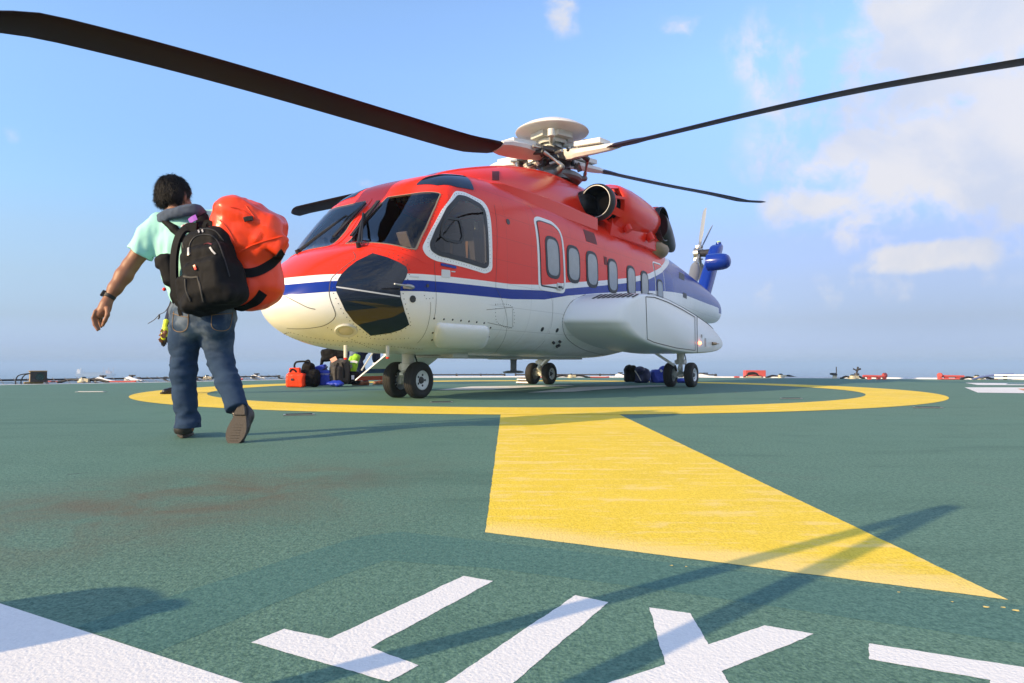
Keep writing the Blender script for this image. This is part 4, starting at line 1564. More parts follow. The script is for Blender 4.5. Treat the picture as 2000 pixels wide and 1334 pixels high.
def gear(name, s, l, top, r, wd, half, fat):
    mb = MB()
    c = Vector((s, l, 0))
    Z = Vector((0, 0, 1))
    mb.cyl(c + Z * top, c + Z * (top - .26), fat, fat, 20)
    mb.cyl(c + Z * (top - .20), c + Z * (top - .30), fat * 1.25, fat * 1.25, 20)
    mb.cyl(c + Z * (top - .30), c + Z * .22, fat * .52, fat * .52, 16, m=1)
    mb.cyl(c + Vector((0, -half, r)), c + Vector((0, half, r)), .035, .035, 14)
    mb.cyl(c + Z * (r + .06), c + Z * (r - .055), .055, .05, 14)
    # torque links and brake lines
    f = Vector((.0, 0, 0))
    k0, k1, k2 = c + Vector((-.06, .03, top - .27)), c + Vector((-.17, .03, (top - .27 + r) / 2)), c + Vector((-.06, .03, r + .02))
    mb.ribbon([k0, k1], .07, .025, (0, 0, 1))
    mb.ribbon([k1, k2], .07, .025, (0, 0, 1))
    mb.tube(spline([c + Vector((.05, .05, top - .05)), c + Vector((.11, .07, top - .22)), c + Vector((.09, .05, r + .1)), c + Vector((.03, .08, r + .02))], 4), .011, 6, m=2)
    mb.box(c + Vector((0, -.0, top - .25)), (.17, .19, .07))
    mb.box(c + Vector((0, .1, r)), (.11, .05, .12))
    mb.box(c + Vector((0, -.1, r)), (.11, .05, .12))
    mb.cyl(c + Vector((0, .075, r + .075)), c + Vector((0, .125, r + .075)), .03, n=10, m=1)
    g_ = mb.build(name, [m_cream, m_steel, m_black], heli, heli=True, smooth=40, bevel=.005)
    wheel(g_, s, l - half, r, wd, -1)
    wheel(g_, s, l + half, r, wd, 1)
    return g_


gear('nose_gear', 0, 0, .66, .243, .155, .185, .085)
gear('main_gear', 6.2, 1.59, .74, .243, .165, .21, .075)
gear('main_gear', 6.2, -1.59, .74, .243, .165, .21, .075)
for sd_ in (1, -1):
    mb = MB()
    mb.ribbon([(5.9, 1.0 * sd_, .78), (6.1, 1.5 * sd_, .42)], .10, .05, (0, 0, 1))
    mb.build('gear_brace', m_white, heli, heli=True, bevel=.008)

# belly: keel fairing, aerial, pods
mb = MB()
mb.box((2.5, 0, .552), (4.2, .5, .04))
mb.box((.55, .35, .56), (.35, .22, .07))
mb.box((2.2, .1, .545), (.6, .3, .05))
mb.build('belly_fairing', m_cream, heli, heli=True, bevel=.015)
ab = SIDE(1003, 728, -.2)
mb = MB()
rgs = []
for z, a, th in ((.60, .12, .05), (.5, .085, .035), (.36, .085, .032), (ab.z + .035, .09, .035)):
    rgs.append([Vector((ab.x + a * math.cos(t_), -.2 + th * math.sin(t_), z)) for t_ in np.arange(16) * math.pi / 8])
mb.rings(rgs)
mb.box((ab.x, -.2, .565), (.34, .16, .03))
rgs = []
for z, k_ in ((ab.z + .035, .6), (ab.z + .02, 1), (ab.z, 1), (ab.z - .008, .8)):
    rgs.append([Vector((ab.x + .27 * k_ * math.cos(t_), -.2 + .12 * k_ * math.sin(t_), z)) for t_ in np.arange(20) * math.pi / 10])
mb.rings(rgs)
mb.build('belly_aerial', m_grey, heli, heli=True, smooth=45)

# lowered starboard stair door, its outer skin carrying the stripes
hz_ = .80
mb = MB()
a0, a1 = Vector((SIDE(743, 690, -1.55).x + .02, -1.15, hz_)), Vector((SIDE(850, 692, -1.55).x + .02, -1.15, hz_))
dn = Vector((-.06, -.92, -.60))
bands = [(0, .68, 0), (.68, .80, 1), (.80, .88, 0), (.88, 1.0, 2)]
nrm_ = (a1 - a0).cross(dn).normalized()
if nrm_.z > 0:
    nrm_ = -nrm_
for k0, k1, m_ in bands:
    v = [a0 + dn * k0, a1 + dn * k0, a1 + dn * k1, a0 + dn * k1]
    mb.add([p + nrm_ * .025 for p in v], [(0, 1, 2, 3)], m_)
v = [a0, a1, a1 + dn, a0 + dn]
mb.add([p + nrm_ * .0247 for p in v] + [p + nrm_ * .004 for p in v], [(7, 6, 5, 4), (0, 4, 5, 1), (2, 6, 7, 3), (1, 5, 6, 2), (0, 3, 7, 4)], 0)
st_ = mb.build('stair_door', [m_white, m_blue, m_red], heli, heli=True)
mb = MB()
mb.tube([a0 + Vector((0, 0, .5)), a0 + dn * .85 + Vector((0, 0, .06))], .012, 6)
mb.tube([a1 + Vector((0, 0, .5)), a1 + dn * .85 + Vector((0, 0, .06))], .012, 6)
for k in (.25, .5, .75):
    mb.box((a0 + a1) / 2 + dn * k + Vector((0, 0, .11)), (.8, .26, .02))
mb.build('stair_tread', m_silver, st_, heli=True)
# --- skin of the hull, cut away behind the clear panes, and the cockpit inside
def clear_of_glass(V, F, reach):
    keep = []
    for f in F:
        P = [V[i] for i in f]
        c = sum(P, Vector()) / len(P)
        if c.x > 1.3 or c.z < 1.4:
            keep.append(f)
            continue
        n_ = BV.find_nearest(c)[1]
        hit = False
        for q in P + [c]:
            for g in GLASS:
                if g.ray_cast(q - n_ * .03, n_, reach)[0] is not None:
                    hit = True
                    break
            if hit:
                break
        if not hit:
            keep.append(f)
    return keep


mb = MB()
mb.v = HM.v
mb.f = clear_of_glass(HM.v, HM.f, .08)
mb.mi = [0] * len(mb.f)
mb.build('fuselage', m_livery, heli, heli=True, smooth=50)
ln = MB()
for s in np.linspace(-1.20, 1.25, 42):
    rg = hull_ring(s, 120)
    cz = sum(p.z for p in rg) / len(rg)
    ln.v += [p + (Vector((s, 0, cz)) - p).normalized() * .06 for p in rg]
for i in range(41):
    for k in range(120):
        ln.f.append((i * 120 + k, i * 120 + (k + 1) % 120, (i + 1) * 120 + (k + 1) % 120, (i + 1) * 120 + k))
ln.f = clear_of_glass(ln.v, ln.f, .22)
ln.f.append(tuple(range(41 * 120, 42 * 120)))
ln.mi = [0] * len(ln.f)
cp = ln.build('cockpit', m_liner, heli, heli=True)
mb = MB()
mb.box((-.86, 0, 1.42), (.26, 1.8, .52), rotm_y(-12))
mb.box((-.80, 0, 1.735), (.52, 1.86, .04), rotm_y(5))
mb.box((-.15, 0, 1.18), (1.1, .30, .30))
for l in (-.72, -.42, -.12, .18, .48, .72):
    mb.box((-.725, l, 1.50), (.02, .24, .22), rotm_y(-12), m=1)
mb.build('instrument_panel', [m_panelgrey, mat('dark_display', (.02, .05, .06), .1)], cp, heli=True, bevel=.01)
mb = MB()
mb.box((.15, 0, 2.72), (.75, .55, .10))
for k in range(5):
    for l in (-.2, -.1, 0, .1, .2):
        mb.box((-.1 + .12 * k, l, 2.66), (.03, .05, .03), m=1)
mb.build('overhead_panel', [m_panelgrey, m_silver], cp, heli=True, bevel=.006)
for l in (-.52, .52):
    mb = MB()
    mb.box((.25, l, 1.38), (.52, .50, .14))
    mb.box((.52, l, 1.80), (.12, .50, .86), rotm_y(-8))
    mb.box((.57, l, 2.32), (.10, .28, .20), rotm_y(-8))
    mb.box((.25, l, 1.10), (.40, .36, .44), m=1)
    for e in (-.13, .13):
        mb.ribbon([(.43, l + e, 2.2), (.41, l + e, 1.8), (.36, l + e, 1.46)], .05, .012, (-1, 0, 0), m=2)
    mb.build('seat', [m_seat, m_panelgrey, mat('harness_tan', (.30, .15, .06), .8) if l < 0 else bpy.data.materials['harness_tan']], cp, heli=True, bevel=.03)
mb = MB()
mb.box(SIDE(930, 441, .98), (.06, .01, .10))
mb.build('exit_card', mat('card_pale', (.62, .66, .42), .6), cp, heli=True)
mb = MB()
mb.box(SIDE(790, 470, .55), (.02, .16, .22), rotm_y(-30))
mb.build('chart_holder', m_grey, cp, heli=True)
mb = MB()
mb.tube([(-.35, .52, 1.0), (-.42, .52, 1.3), (-.36, .52, 1.52)], .022, 8)
mb.ball((-.36, .52, 1.56), .04, 8)
mb.build('control_stick', m_panelgrey, cp, heli=True)
for (x0, y0, x1, y1) in ((1326, 531, 1336, 548), (1334, 571, 1341, 584)):
    patch('tail_vent', [HPX(x0, y0), HPX(x1, y0 + (x1 - x0) * .5), HPX(x1, y1), HPX(x0, y1 - (x1 - x0) * .5)], m_gasket, 0.004, grid=.04)
#--HELI END
# ------------------------------------------------------------------ soft bodies: distance fields meshed with surface nets
_LAT = rng.rand(32, 32, 32).astype(np.float32)


def vnoise(P):
    i = np.floor(P).astype(int)
    f = (P - i).astype(np.float32)
    f = f * f * (3 - 2 * f)
    i &= 31
    j = (i + 1) & 31
    fx, fy, fz = f[..., 0], f[..., 1], f[..., 2]
    g = lambda a, b, c: _LAT[a, b, c]
    x0, y0, z0, x1, y1, z1 = i[..., 0], i[..., 1], i[..., 2], j[..., 0], j[..., 1], j[..., 2]
    c00 = g(x0, y0, z0) * (1 - fx) + g(x1, y0, z0) * fx
    c10 = g(x0, y1, z0) * (1 - fx) + g(x1, y1, z0) * fx
    c01 = g(x0, y0, z1) * (1 - fx) + g(x1, y0, z1) * fx
    c11 = g(x0, y1, z1) * (1 - fx) + g(x1, y1, z1) * fx
    return (c00 * (1 - fy) + c10 * fy) * (1 - fz) + (c01 * (1 - fy) + c11 * fy) * fz - 0.5


class SDF:
    def __init__(s, lo, hi, h):
        s.lo, s.h = np.array(lo, np.float32), h
        s.n = np.ceil((np.array(hi) - s.lo) / h).astype(int) + 1
        s.D = np.full(s.n, 1.0, np.float32)

    def sub(s, lo, hi):
        a = np.clip(np.floor((np.array(lo) - s.lo) / s.h).astype(int), 0, s.n)
        b = np.clip(np.ceil((np.array(hi) - s.lo) / s.h).astype(int) + 1, 0, s.n)
        sl = tuple(slice(i, j) for i, j in zip(a, b))
        ax = [s.lo[k] + s.h * np.arange(a[k], b[k], dtype=np.float32) for k in range(3)]
        P = np.stack(np.meshgrid(*ax, indexing='ij'), -1)
        return sl, P

    def put(s, sl, d, k):
        o = s.D[sl]
        if k > 0:
            h = np.clip(0.5 + 0.5 * (o - d) / k, 0, 1)
            s.D[sl] = o * (1 - h) + d * h - k * h * (1 - h)
        else:
            s.D[sl] = np.minimum(o, d)

    def cone(s, a, b, ra, rb, k=0.02):
        a, b = np.array(a, np.float32), np.array(b, np.float32)
        pad = max(ra, rb) + k + 3 * s.h
        sl, P = s.sub(np.minimum(a, b) - pad, np.maximum(a, b) + pad)
        if P.size == 0:
            return s
        ba = b - a
        t = np.clip(((P - a) @ ba) / max(float(ba @ ba), 1e-9), 0, 1)
        d = np.linalg.norm(P - a - t[..., None] * ba, axis=-1) - (ra + (rb - ra) * t)
        s.put(sl, d, k)
        return s

    def chain(s, pts, rs, k=0.02):
        for i in range(len(pts) - 1):
            s.cone(pts[i], pts[i + 1], rs[i], rs[i + 1], k)
        return s

    def ell(s, c, r, k=0.02, rot=None):
        c, r = np.array(c, np.float32), np.array(r, np.float32)
        pad = float(r.max()) + k + 3 * s.h
        sl, P = s.sub(c - pad, c + pad)
        Q = P - c
        if rot is not None:
            Q = Q @ np.array(rot, np.float32)
        q = Q / r
        n = np.linalg.norm(q, axis=-1)
        g = np.linalg.norm(q / r, axis=-1)
        d = np.where(n > 1e-4, n * (n - 1) / np.maximum(g, 1e-6), -r.min())
        s.put(sl, d, k)
        return s

    def rbox(s, c, hf, rd, k=0.02, rot=None):
        c, hf = np.array(c, np.float32), np.array(hf, np.float32)
        pad = float(np.linalg.norm(hf)) + k + 3 * s.h
        sl, P = s.sub(c - pad, c + pad)
        Q = P - c
        if rot is not None:
            Q = Q @ np.array(rot, np.float32)
        q = np.abs(Q) - (hf - rd)
        d = np.linalg.norm(np.maximum(q, 0), axis=-1) + np.minimum(q.max(-1), 0) - rd
        s.put(sl, d, k)
        return s

    def clip(s, c, nrm, rad=9.0):
        """cut away what lies on the +nrm side of c (within rad)"""
        c, nrm = np.array(c, np.float32), np.array(nrm, np.float32)
        nrm = nrm / np.linalg.norm(nrm)
        sl, P = s.sub(c - rad, c + rad)
        pl = (P - c) @ nrm
        m = np.linalg.norm(P - c, axis=-1) < rad
        s.D[sl] = np.where(m, np.maximum(s.D[sl], pl), s.D[sl])
        return s

    def carve(s, c, r, k=0.0):
        c = np.array(c, np.float32)
        sl, P = s.sub(c - r - .02, c + r + .02)
        d = np.linalg.norm(P - c, axis=-1) - r
        s.D[sl] = np.maximum(s.D[sl], -d)
        return s

    def wrinkle(s, amp, freq, fn=None, ridge=False):
        idx = np.argwhere(np.abs(s.D) < max(3 * s.h, amp * 2.5))
        P = s.lo + idx * s.h
        n = vnoise(P * np.array(freq, np.float32))
        n = n + 0.5 * vnoise(P * np.array(freq, np.float32) * 2.1 + 7.3)
        if ridge:
            n = 0.35 - np.abs(n) * 1.7
        a = amp if fn is None else amp * fn(P)
        s.D[tuple(idx.T)] += (a * n).astype(np.float32)
        return s

    def mesh(s):
        D = s.D
        S = D < 0
        nx, ny, nz = D.shape
        c = [S[i:nx - 1 + i, j:ny - 1 + j, k:nz - 1 + k] for i in (0, 1) for j in (0, 1) for k in (0, 1)]
        tot = sum(x.astype(np.int8) for x in c)
        act = (tot > 0) & (tot < 8)
        cells = np.argwhere(act)
        idx = -np.ones(act.shape, np.int64)
        idx[act] = np.arange(len(cells))
        acc = np.zeros((len(cells), 3))
        cnt = np.zeros(len(cells))
        cor = [(i, j, k) for i in (0, 1) for j in (0, 1) for k in (0, 1)]
        for a in range(8):
            for b in range(a + 1, 8):
                df = np.array(cor[b]) - np.array(cor[a])
                if abs(df).sum() != 1:
                    continue
                va = D[tuple((cells + cor[a]).T)]
                vb = D[tuple((cells + cor[b]).T)]
                m = (va < 0) != (vb < 0)
                t = np.where(m, va / np.where(m, va - vb, 1), 0)
                p = np.array(cor[a]) + t[:, None] * df
                acc[m] += p[m]
                cnt[m] += 1
        V = s.lo + (cells + acc / cnt[:, None]) * s.h
        F = []
        for ax in range(3):
            u, v = (ax + 1) % 3, (ax + 2) % 3
            sl0, sl1 = [slice(None)] * 3, [slice(None)] * 3
            sl0[ax], sl1[ax] = slice(0, -1), slice(1, None)
            ch = np.argwhere(S[tuple(sl0)] != S[tuple(sl1)])
            ok = (ch[:, u] > 0) & (ch[:, v] > 0) & (ch[:, u] < D.shape[u] - 1) & (ch[:, v] < D.shape[v] - 1)
            ch = ch[ok]
            du, dv = np.zeros(3, int), np.zeros(3, int)
            du[u], dv[v] = 1, 1
            q = np.stack([idx[tuple((ch - du - dv).T)], idx[tuple((ch - dv).T)], idx[tuple(ch.T)], idx[tuple((ch - du).T)]], 1)
            fl = S[tuple(ch.T)]
            q[~fl] = q[~fl][:, ::-1]
            F.append(q)
        return V, np.concatenate(F)

    def build(s, name, m, root=None, smooth=1, decim=0):
        V, F = s.mesh()
        me = bpy.data.meshes.new(name)
        me.from_pydata(V.tolist(), [], F.tolist())
        me.materials.append(m)
        me.polygons.foreach_set('use_smooth', [True] * len(F))
        me.update()
        o = bpy.data.objects.new(name, me)
        COL.objects.link(o)
        if smooth:
            sm = o.modifiers.new('relax', 'SMOOTH')
            sm.factor, sm.iterations = 0.5, smooth
        if root is not None:
            under(o, root)
        return o


def under(o, root):
    o.parent = root
    o.matrix_parent_inverse = Matrix.Translation(root.location).inverted()
    return o


def subpart(c, p, root):
    """c (world-space mesh) becomes a sub-part of p, itself a world-space part of root"""
    c.parent = p
    c.matrix_parent_inverse = Matrix.Identity(4)
    return c


def rotm(rx=0, ry=0, rz=0):
    return (Matrix.Rotation(rz, 3, 'Z') @ Matrix.Rotation(ry, 3, 'Y') @ Matrix.Rotation(rx, 3, 'X'))


def bvh_of(o):
    return BVHTree.FromPolygons([v.co for v in o.data.vertices], [p.vertices for p in o.data.polygons])


def lay(bv, px, py, off=0.0, d0=3.0):
    r = ray(px, py)
    h = bv.ray_cast(CAM, r.normalized())
    if h[0] is None:
        h = bv.find_nearest(CAM + r * (4.1 / r.y))
    return h[0] + h[1] * off, h[1]


def strap(bv, pts, wd, th, off=0.003, n=5):
    q = spline([Vector((a, b, 0)) for a, b in pts], n)
    P, N = [], []
    for v in q:
        p, nr = lay(bv, v.x, v.y, off)
        P.append(p)
        N.append(nr)
    return P, N


def cloth(name, base, rough=0.85, var=0.12, vscale=7, bump=.0006, bscale=420, spec=.3, sheen=0.0, wear=None):
    m = mat(name, base, rough, var=var, vscale=vscale, bump=bump, bscale=bscale, spec=spec, sheen=sheen)
    return m


m_skin = mat('skin_brown', (0.25, 0.105, 0.052), 0.5, var=.16, vscale=30, bump=.0008, bscale=260)
m_hair = mat('black_hair', (0.006, 0.005, 0.005), 0.5, var=.5, vscale=50, bump=.005, bscale=150, spec=.22)
m_mint = cloth('mint_cotton', (0.34, 0.68, 0.60), .9, .06, 5)
m_black_cloth = cloth('black_nylon', (0.0050, 0.0050, 0.006), .75, .4, 14, spec=.18)
m_navy = cloth('navy_cloth', (0.018, 0.026, 0.055), .85, .2, 9)
m_slate = cloth('slate_cloth', (0.055, 0.075, 0.115), .85, .2, 9)
m_shoe = mat('shoe_leather', (0.022, 0.019, 0.018), .38, var=.3, vscale=25, bump=.001, bscale=90)
m_sole = mat('shoe_sole', (0.040, 0.032, 0.025), .7, var=.4, vscale=22, bump=.002, bscale=110)
m_boot = mat('brown_boot', (0.19, 0.075, 0.035), .5, var=.3, vscale=15)
m_pvc = mat('red_pvc', (0.82, 0.058, 0.012), .30, var=.10, vscale=6, bump=.003, bscale=14, spec=.36)
m_bag_blue = mat('blue_bag_fabric', (0.012, 0.04, 0.42), .5, var=.2, vscale=8, bump=.004, bscale=22)
m_hiviz = mat('lime_fabric', (0.30, 0.62, 0.02), .6, var=.12, vscale=9)
m_yel = mat('lime_glove', (0.62, 0.74, 0.03), .55, var=.08)
m_greybag = cloth('grey_bag_fabric', (0.055, 0.052, 0.048), .7, .3, 12)

# jeans: dark indigo, faded on the seat and thighs
m_jean = bpy.data.materials.new('blue_denim')
m_jean.use_nodes = True
t = NT(m_jean.node_tree)
pos = t.n('ShaderNodeTexCoord').outputs['Object']
tw = t.n('ShaderNodeTexWave', {'Vector': pos, 'Scale': 160.0, 'Distortion': 1.5, 'Detail': 2.0}, bands_direction='DIAGONAL')
c = t.mix(t.noise(pos, 14.0, 5, .65), (0.011, 0.025, 0.058), (0.034, 0.066, 0.125))
sx = t.n('ShaderNodeSeparateXYZ', {0: pos})
fade = t.m('MULTIPLY', t.smooth(t.noise(pos, 6.0, 4, .55), .40, .70), t.smooth(sx.outputs[2], .45, .72))
c = t.mix(t.m('MULTIPLY', fade, .8), c, (0.20, 0.245, 0.29))
p = t.n('ShaderNodeBsdfPrincipled', {'Base Color': c, 'Roughness': .9, 'Specular IOR Level': .2})
hh = t.m('ADD', t.m('MULTIPLY', tw.outputs[1], .12), t.noise(pos, 30.0, 4, .6))
t.set(p.inputs['Normal'], t.n('ShaderNodeBump', {'Strength': .7, 'Distance': .004, 'Height': hh}))
t.n('ShaderNodeOutputMaterial', {'Surface': p.outputs[0]})

# ------------------------------------------------------------------ the man walking to the helicopter
man = empty('person', G(366, 855))
tag(man, 'man in mint t-shirt and jeans walking away with a black backpack and red bag', 'person')
HD = Vector((.35, .94, 0)).normalized()          # where he looks
HR = Vector((HD.y, -HD.x, 0))
hc = W(340, 381, 4.21)
b = SDF((-2.75, 3.70, -0.01), (-1.35, 4.62, 1.72), .0055)
b.ell(hc + Vector((0, 0, .015)), (.078, .098, .108), .02, rot=rotm(rz=math.atan2(-HD.x, HD.y)))
b.ell(hc + HD * .045 + Vector((0, 0, -.055)), (.058, .06, .06), .03)          # jaw
b.cone(hc + HD * .098 + Vector((0, 0, .01)), hc + HD * .118 + Vector((0, 0, -.025)), .010, .016, .012)   # nose
b.cone(hc + HD * .088 + HR * .035 + Vector((0, 0, .03)), hc + HD * .088 - HR * .035 + Vector((0, 0, .03)), .014, .014, .015)   # brow
b.cone(hc + HD * .096 + HR * .02 + Vector((0, 0, -.062)), hc + HD * .096 - HR * .02 + Vector((0, 0, -.062)), .010, .010, .008)   # lips
for e in (-1, 1):
    b.ell(hc + HR * .082 * e - HD * .005 + Vector((0, 0, -.012)), (.014, .022, .034), .008)          # ears
    b.carve(hc + HD * .102 + HR * .031 * e + Vector((0, 0, .012)), .012)
b.chain([W(341, 392, 4.20), W(346, 425, 4.19), W(358, 452, 4.2)], [.058, .062, .09], .04)
b.ell(W(366, 478, 4.22), (.165, .105, .18), .05)
b.ell(W(388, 560, 4.18), (.155, .10, .15), .05)
b.ell(W(397, 612, 4.15), (.165, .115, .11), .05)
sh_l, el_l, wr_l = W(305, 446, 4.21), W(255, 518, 4.17), W(212, 583, 4.10)
b.chain([W(340, 440, 4.21), sh_l, W(282, 482, 4.19), el_l], [.06, .064, .056, .045], .03)
b.chain([el_l, W(242, 538, 4.15), W(225, 563, 4.12), wr_l], [.045, .049, .039, .028], .02)
# right arm bent up to hold the bag on the shoulder
sh_r, el_r = W(428, 440, 4.22), W(468, 500, 4.36)
b.chain([W(385, 436, 4.21), sh_r, el_r, W(452, 440, 4.34)], [.06, .064, .045, .03], .03)
b.ell(W(450, 424, 4.33), (.03, .045, .045), .02)
for k in range(4):
    q = W(444 + k * 6, 408, 4.30)
    b.chain([W(444 + k * 6, 418, 4.33), q, q + Vector((0, -.03, -.02))], [.010, .009, .008], .006)
b.chain([W(440, 428, 4.32), W(434, 420, 4.28), W(437, 412, 4.25)], [.012, .011, .009], .008)
# left hand: palm, four unequal curled fingers and a thumb
pal = W(204, 603, 4.08)
b.chain([wr_l, W(207, 594, 4.085), pal, W(195, 613, 4.07)], [.028, .031, .033, .028], .015)
b.cone(W(189, 609, 4.065), W(203, 612, 4.08), .018, .020, .012)
fing = [([(186, 608), (181.5, 621), (184, 634), (190.5, 645)], 4.045, .0095), ([(190, 612), (187, 624), (189.5, 635), (194, 643)], 4.06, .0098),
        ([(195, 614), (193, 625), (195, 633), (197.5, 639)], 4.085, .0092), ([(199, 614), (198, 622), (199, 628), (200.5, 632)], 4.105, .008)]
for pts_, d_, r_ in fing:
    q = [W(x, y, d_) for x, y in pts_]
    b.chain(q, [r_ * 1.1, r_, r_ * .92, r_ * .78], .004)
q = [W(210, 603, 4.05), W(210, 615, 4.035), W(205, 626, 4.03), W(200.5, 636, 4.03)]
b.chain(q, [.015, .0125, .0115, .009], .008)
# legs inside the jeans
kl, al = W(362, 722, 4.16), W(367, 836, 4.17)
kr, ar = W(430, 705, 4.18), W(463, 795, 4.01)
b.chain([W(364, 622, 4.15), kl, al], [.080, .048, .034], .03)
b.chain([W(427, 620, 4.15), kr, ar + Vector((0, .03, .02))], [.080, .050, .020], .03)
b.cone(al, W(358, 846, 4.26), .026, .022, .02)
b.cone(W(464, 795, 4.05), W(459, 838, 4.03), .014, .012, .01)
b.build('body', m_skin, man)

h = SDF(tuple(hc - Vector((.17, .17, .16))), tuple(hc + Vector((.17, .17, .17))), .004)
h.ell(hc - HD * .008 + Vector((0, 0, .028)), (.090, .103, .094), .02, rot=rotm(rz=math.atan2(-HD.x, HD.y)))
h.ell(hc - HD * .055 + Vector((0, 0, -.03)), (.070, .045, .066), .04)
h.ell(hc + HR * .050 - HD * .02 + Vector((0, 0, -.02)), (.042, .055, .058), .03)
h.ell(hc - HR * .050 - HD * .02 + Vector((0, 0, .0)), (.038, .055, .052), .03)
h.clip(hc + HD * .085, tuple(HD + Vector((0, 0, -.55))))
h.clip(hc + HD * .045 - Vector((0, 0, .02)), tuple(HD + Vector((0, 0, -.9))))
h.wrinkle(.008, (34, 34, 14))
h.wrinkle(.008, (110, 110, 26))
ho = h.build('hair', m_hair, man, smooth=0)
# loose strands over the cap of hair
me_ = ho.data
cen = np.array([p_.center[:] for p_ in me_.polygons])
nor = np.array([p_.normal[:] for p_ in me_.polygons])
mb = MB()
for i_ in rng.choice(len(cen), 5200):
    n_, p_ = Vector(nor[i_]), Vector(cen[i_])
    dn_ = Vector((0, 0, -1)) + Vector(rng.normal(0, .45, 3))
    crown = (p_ - (hc + Vector((0, 0, .12))))
    dn_ += Vector((crown.x, crown.y, 0)) * 6
    dn_ = (dn_ - n_ * dn_.dot(n_)).normalized()
    L_ = rng.uniform(.018, .045)
    q1 = p_ + dn_ * L_ * .5 + n_ * rng.uniform(.001, .005)
    q2 = p_ + dn_ * L_ + n_ * rng.uniform(-.003, .006)
    sd_ = n_.cross(dn_) * .0013
    mb.add([p_ - sd_, p_ + sd_, q1 + sd_ * .8, q1 - sd_ * .8, q2], [(0, 1, 2, 3), (3, 2, 4)])
hs = mb.build('hair_strands', m_hair, None, recalc=False)
hs['kind'] = 'stuff'
subpart(hs, ho, man)

s = SDF((-2.45, 3.9, .70), (-1.40, 4.55, 1.50), .0065)
s.ell(W(366, 478, 4.21), (.192, .128, .20), .05)
s.ell(W(378, 530, 4.19), (.185, .13, .17), .06)
s.ell(W(392, 572, 4.17), (.180, .13, .13), .06)
s.cone(W(318, 440, 4.21), W(420, 434, 4.22), .078, .078, .05)
s.chain([W(318, 446, 4.21), W(296, 463, 4.2), W(262, 511, 4.17)], [.085, .083, .080], .04)
s.chain([W(420, 440, 4.22), W(462, 490, 4.34)], [.085, .080], .04)
s.chain([W(346, 420, 4.19), W(350, 440, 4.2)], [.07, .09], .05)
dv = (W(262, 511, 4.17) - W(296, 463, 4.2)).normalized()
s.clip(W(272, 497, 4.175), tuple(dv), .16)
dv = (W(462, 490, 4.34) - W(420, 440, 4.22)).normalized()
s.clip(W(455, 482, 4.32), tuple(dv), .14)
s.clip(W(346, 413, 4.19), (0.0, -.15, 1), .13)
s.clip(W(392, 598, 4.17), (0, 0, -1), .4)
fold = lambda P: .5 + .9 * np.clip((1.25 - P[:, 2]) * 2.2, 0, 1)
s.wrinkle(.020, (9, 9, 5), fold)
s.wrinkle(.016, (15, 12, 6), fold, True)
s.wrinkle(.008, (24, 20, 12))
s.build('shirt', m_mint, man, 2)

j = SDF((-2.35, 3.75, .06), (-1.45, 4.5, .95), .0065)
j.ell(W(397, 606, 4.15), (.190, .132, .125), .05)
j.ell(W(375, 632, 4.10), (.10, .10, .10), .05)
j.ell(W(420, 632, 4.10), (.10, .10, .10), .05)
j.chain([W(366, 620, 4.15), W(361, 660, 4.15), W(359, 720, 4.16), W(361, 775, 4.165), W(368, 838, 4.175)], [.108, .090, .070, .066, .074], .03)
j.chain([W(424, 620, 4.15), W(424, 660, 4.16), W(431, 706, 4.17), W(447, 750, 4.08), W(462, 797, 4.0)], [.108, .092, .076, .068, .064], .03)
j.clip(W(397, 583, 4.15), (0, 0, 1), .5)
j.clip(W(368, 843, 4.17), (0, 0, -1), .15)
j.clip(W(463, 801, 4.0), tuple((W(463, 801, 4.0) - W(447, 750, 4.08)).normalized()), .12)
kz, az = kl.z, al.z
ff = lambda P: .35 + 1.1 * np.exp(-((P[:, 2] - kz - .03) / .10) ** 2) + 1.5 * np.exp(-((P[:, 2] - az - .06) / .07) ** 2) + .5 * np.exp(-((P[:, 2] - .72) / .06) ** 2)
j.wrinkle(.020, (7, 7, 19), ff)
j.wrinkle(.010, (13, 13, 34), ff)
jo = j.build('jeans', m_jean, man, 1)
jb = bvh_of(jo)
for pts_ in [[(338, 612), (352, 617), (368, 620)], [(340, 608), (338, 640), (352, 648), (366, 640), (368, 614)], [(412, 616), (430, 614), (452, 612)], [(414, 612), (414, 638), (430, 646), (448, 640), (454, 610)]]:
    P, N = strap(jb, pts_, .01, .002, .002)
    mb = MB()
    mb.tube(P, .0022, 5)
    under(mb.build('pocket_stitching', bpy.data.materials.get('tan_thread') or mat('tan_thread', (.22, .14, .07), .8), None), man)

# shoes
sh = SDF((-2.30, 3.95, -.02), (-1.80, 4.50, .30), .005)
hl, to = G(369, 853), G(347, 849)
hl, to = Vector((hl.x, 4.16, 0)), Vector((hl.x - .085, 4.38, 0))
sh.chain([hl + Vector((0, 0, .055)), hl.lerp(to, .45) + Vector((0, 0, .05)), to + Vector((0, 0, .04))], [.047, .044, .040], .03)
sh.cone(hl + Vector((0, .01, .06)), hl + Vector((0, .02, .14)), .050, .054, .03)
sh.clip(hl + Vector((0, 0, .026)), (0, 0, -1))
o_ = sh.build('shoe', m_shoe, man)


def sole_loop(n=36, L=.29):
    out = []
    for k in range(n):
        a = 2 * math.pi * k / n
        y = math.cos(a)
        wv = .036 + .013 * (y * .6 + .4) + (.006 * math.sin(3 * y))
        out.append((math.sin(a) * wv * (1 if abs(y) < .8 else 1), y * L / 2))
    return out


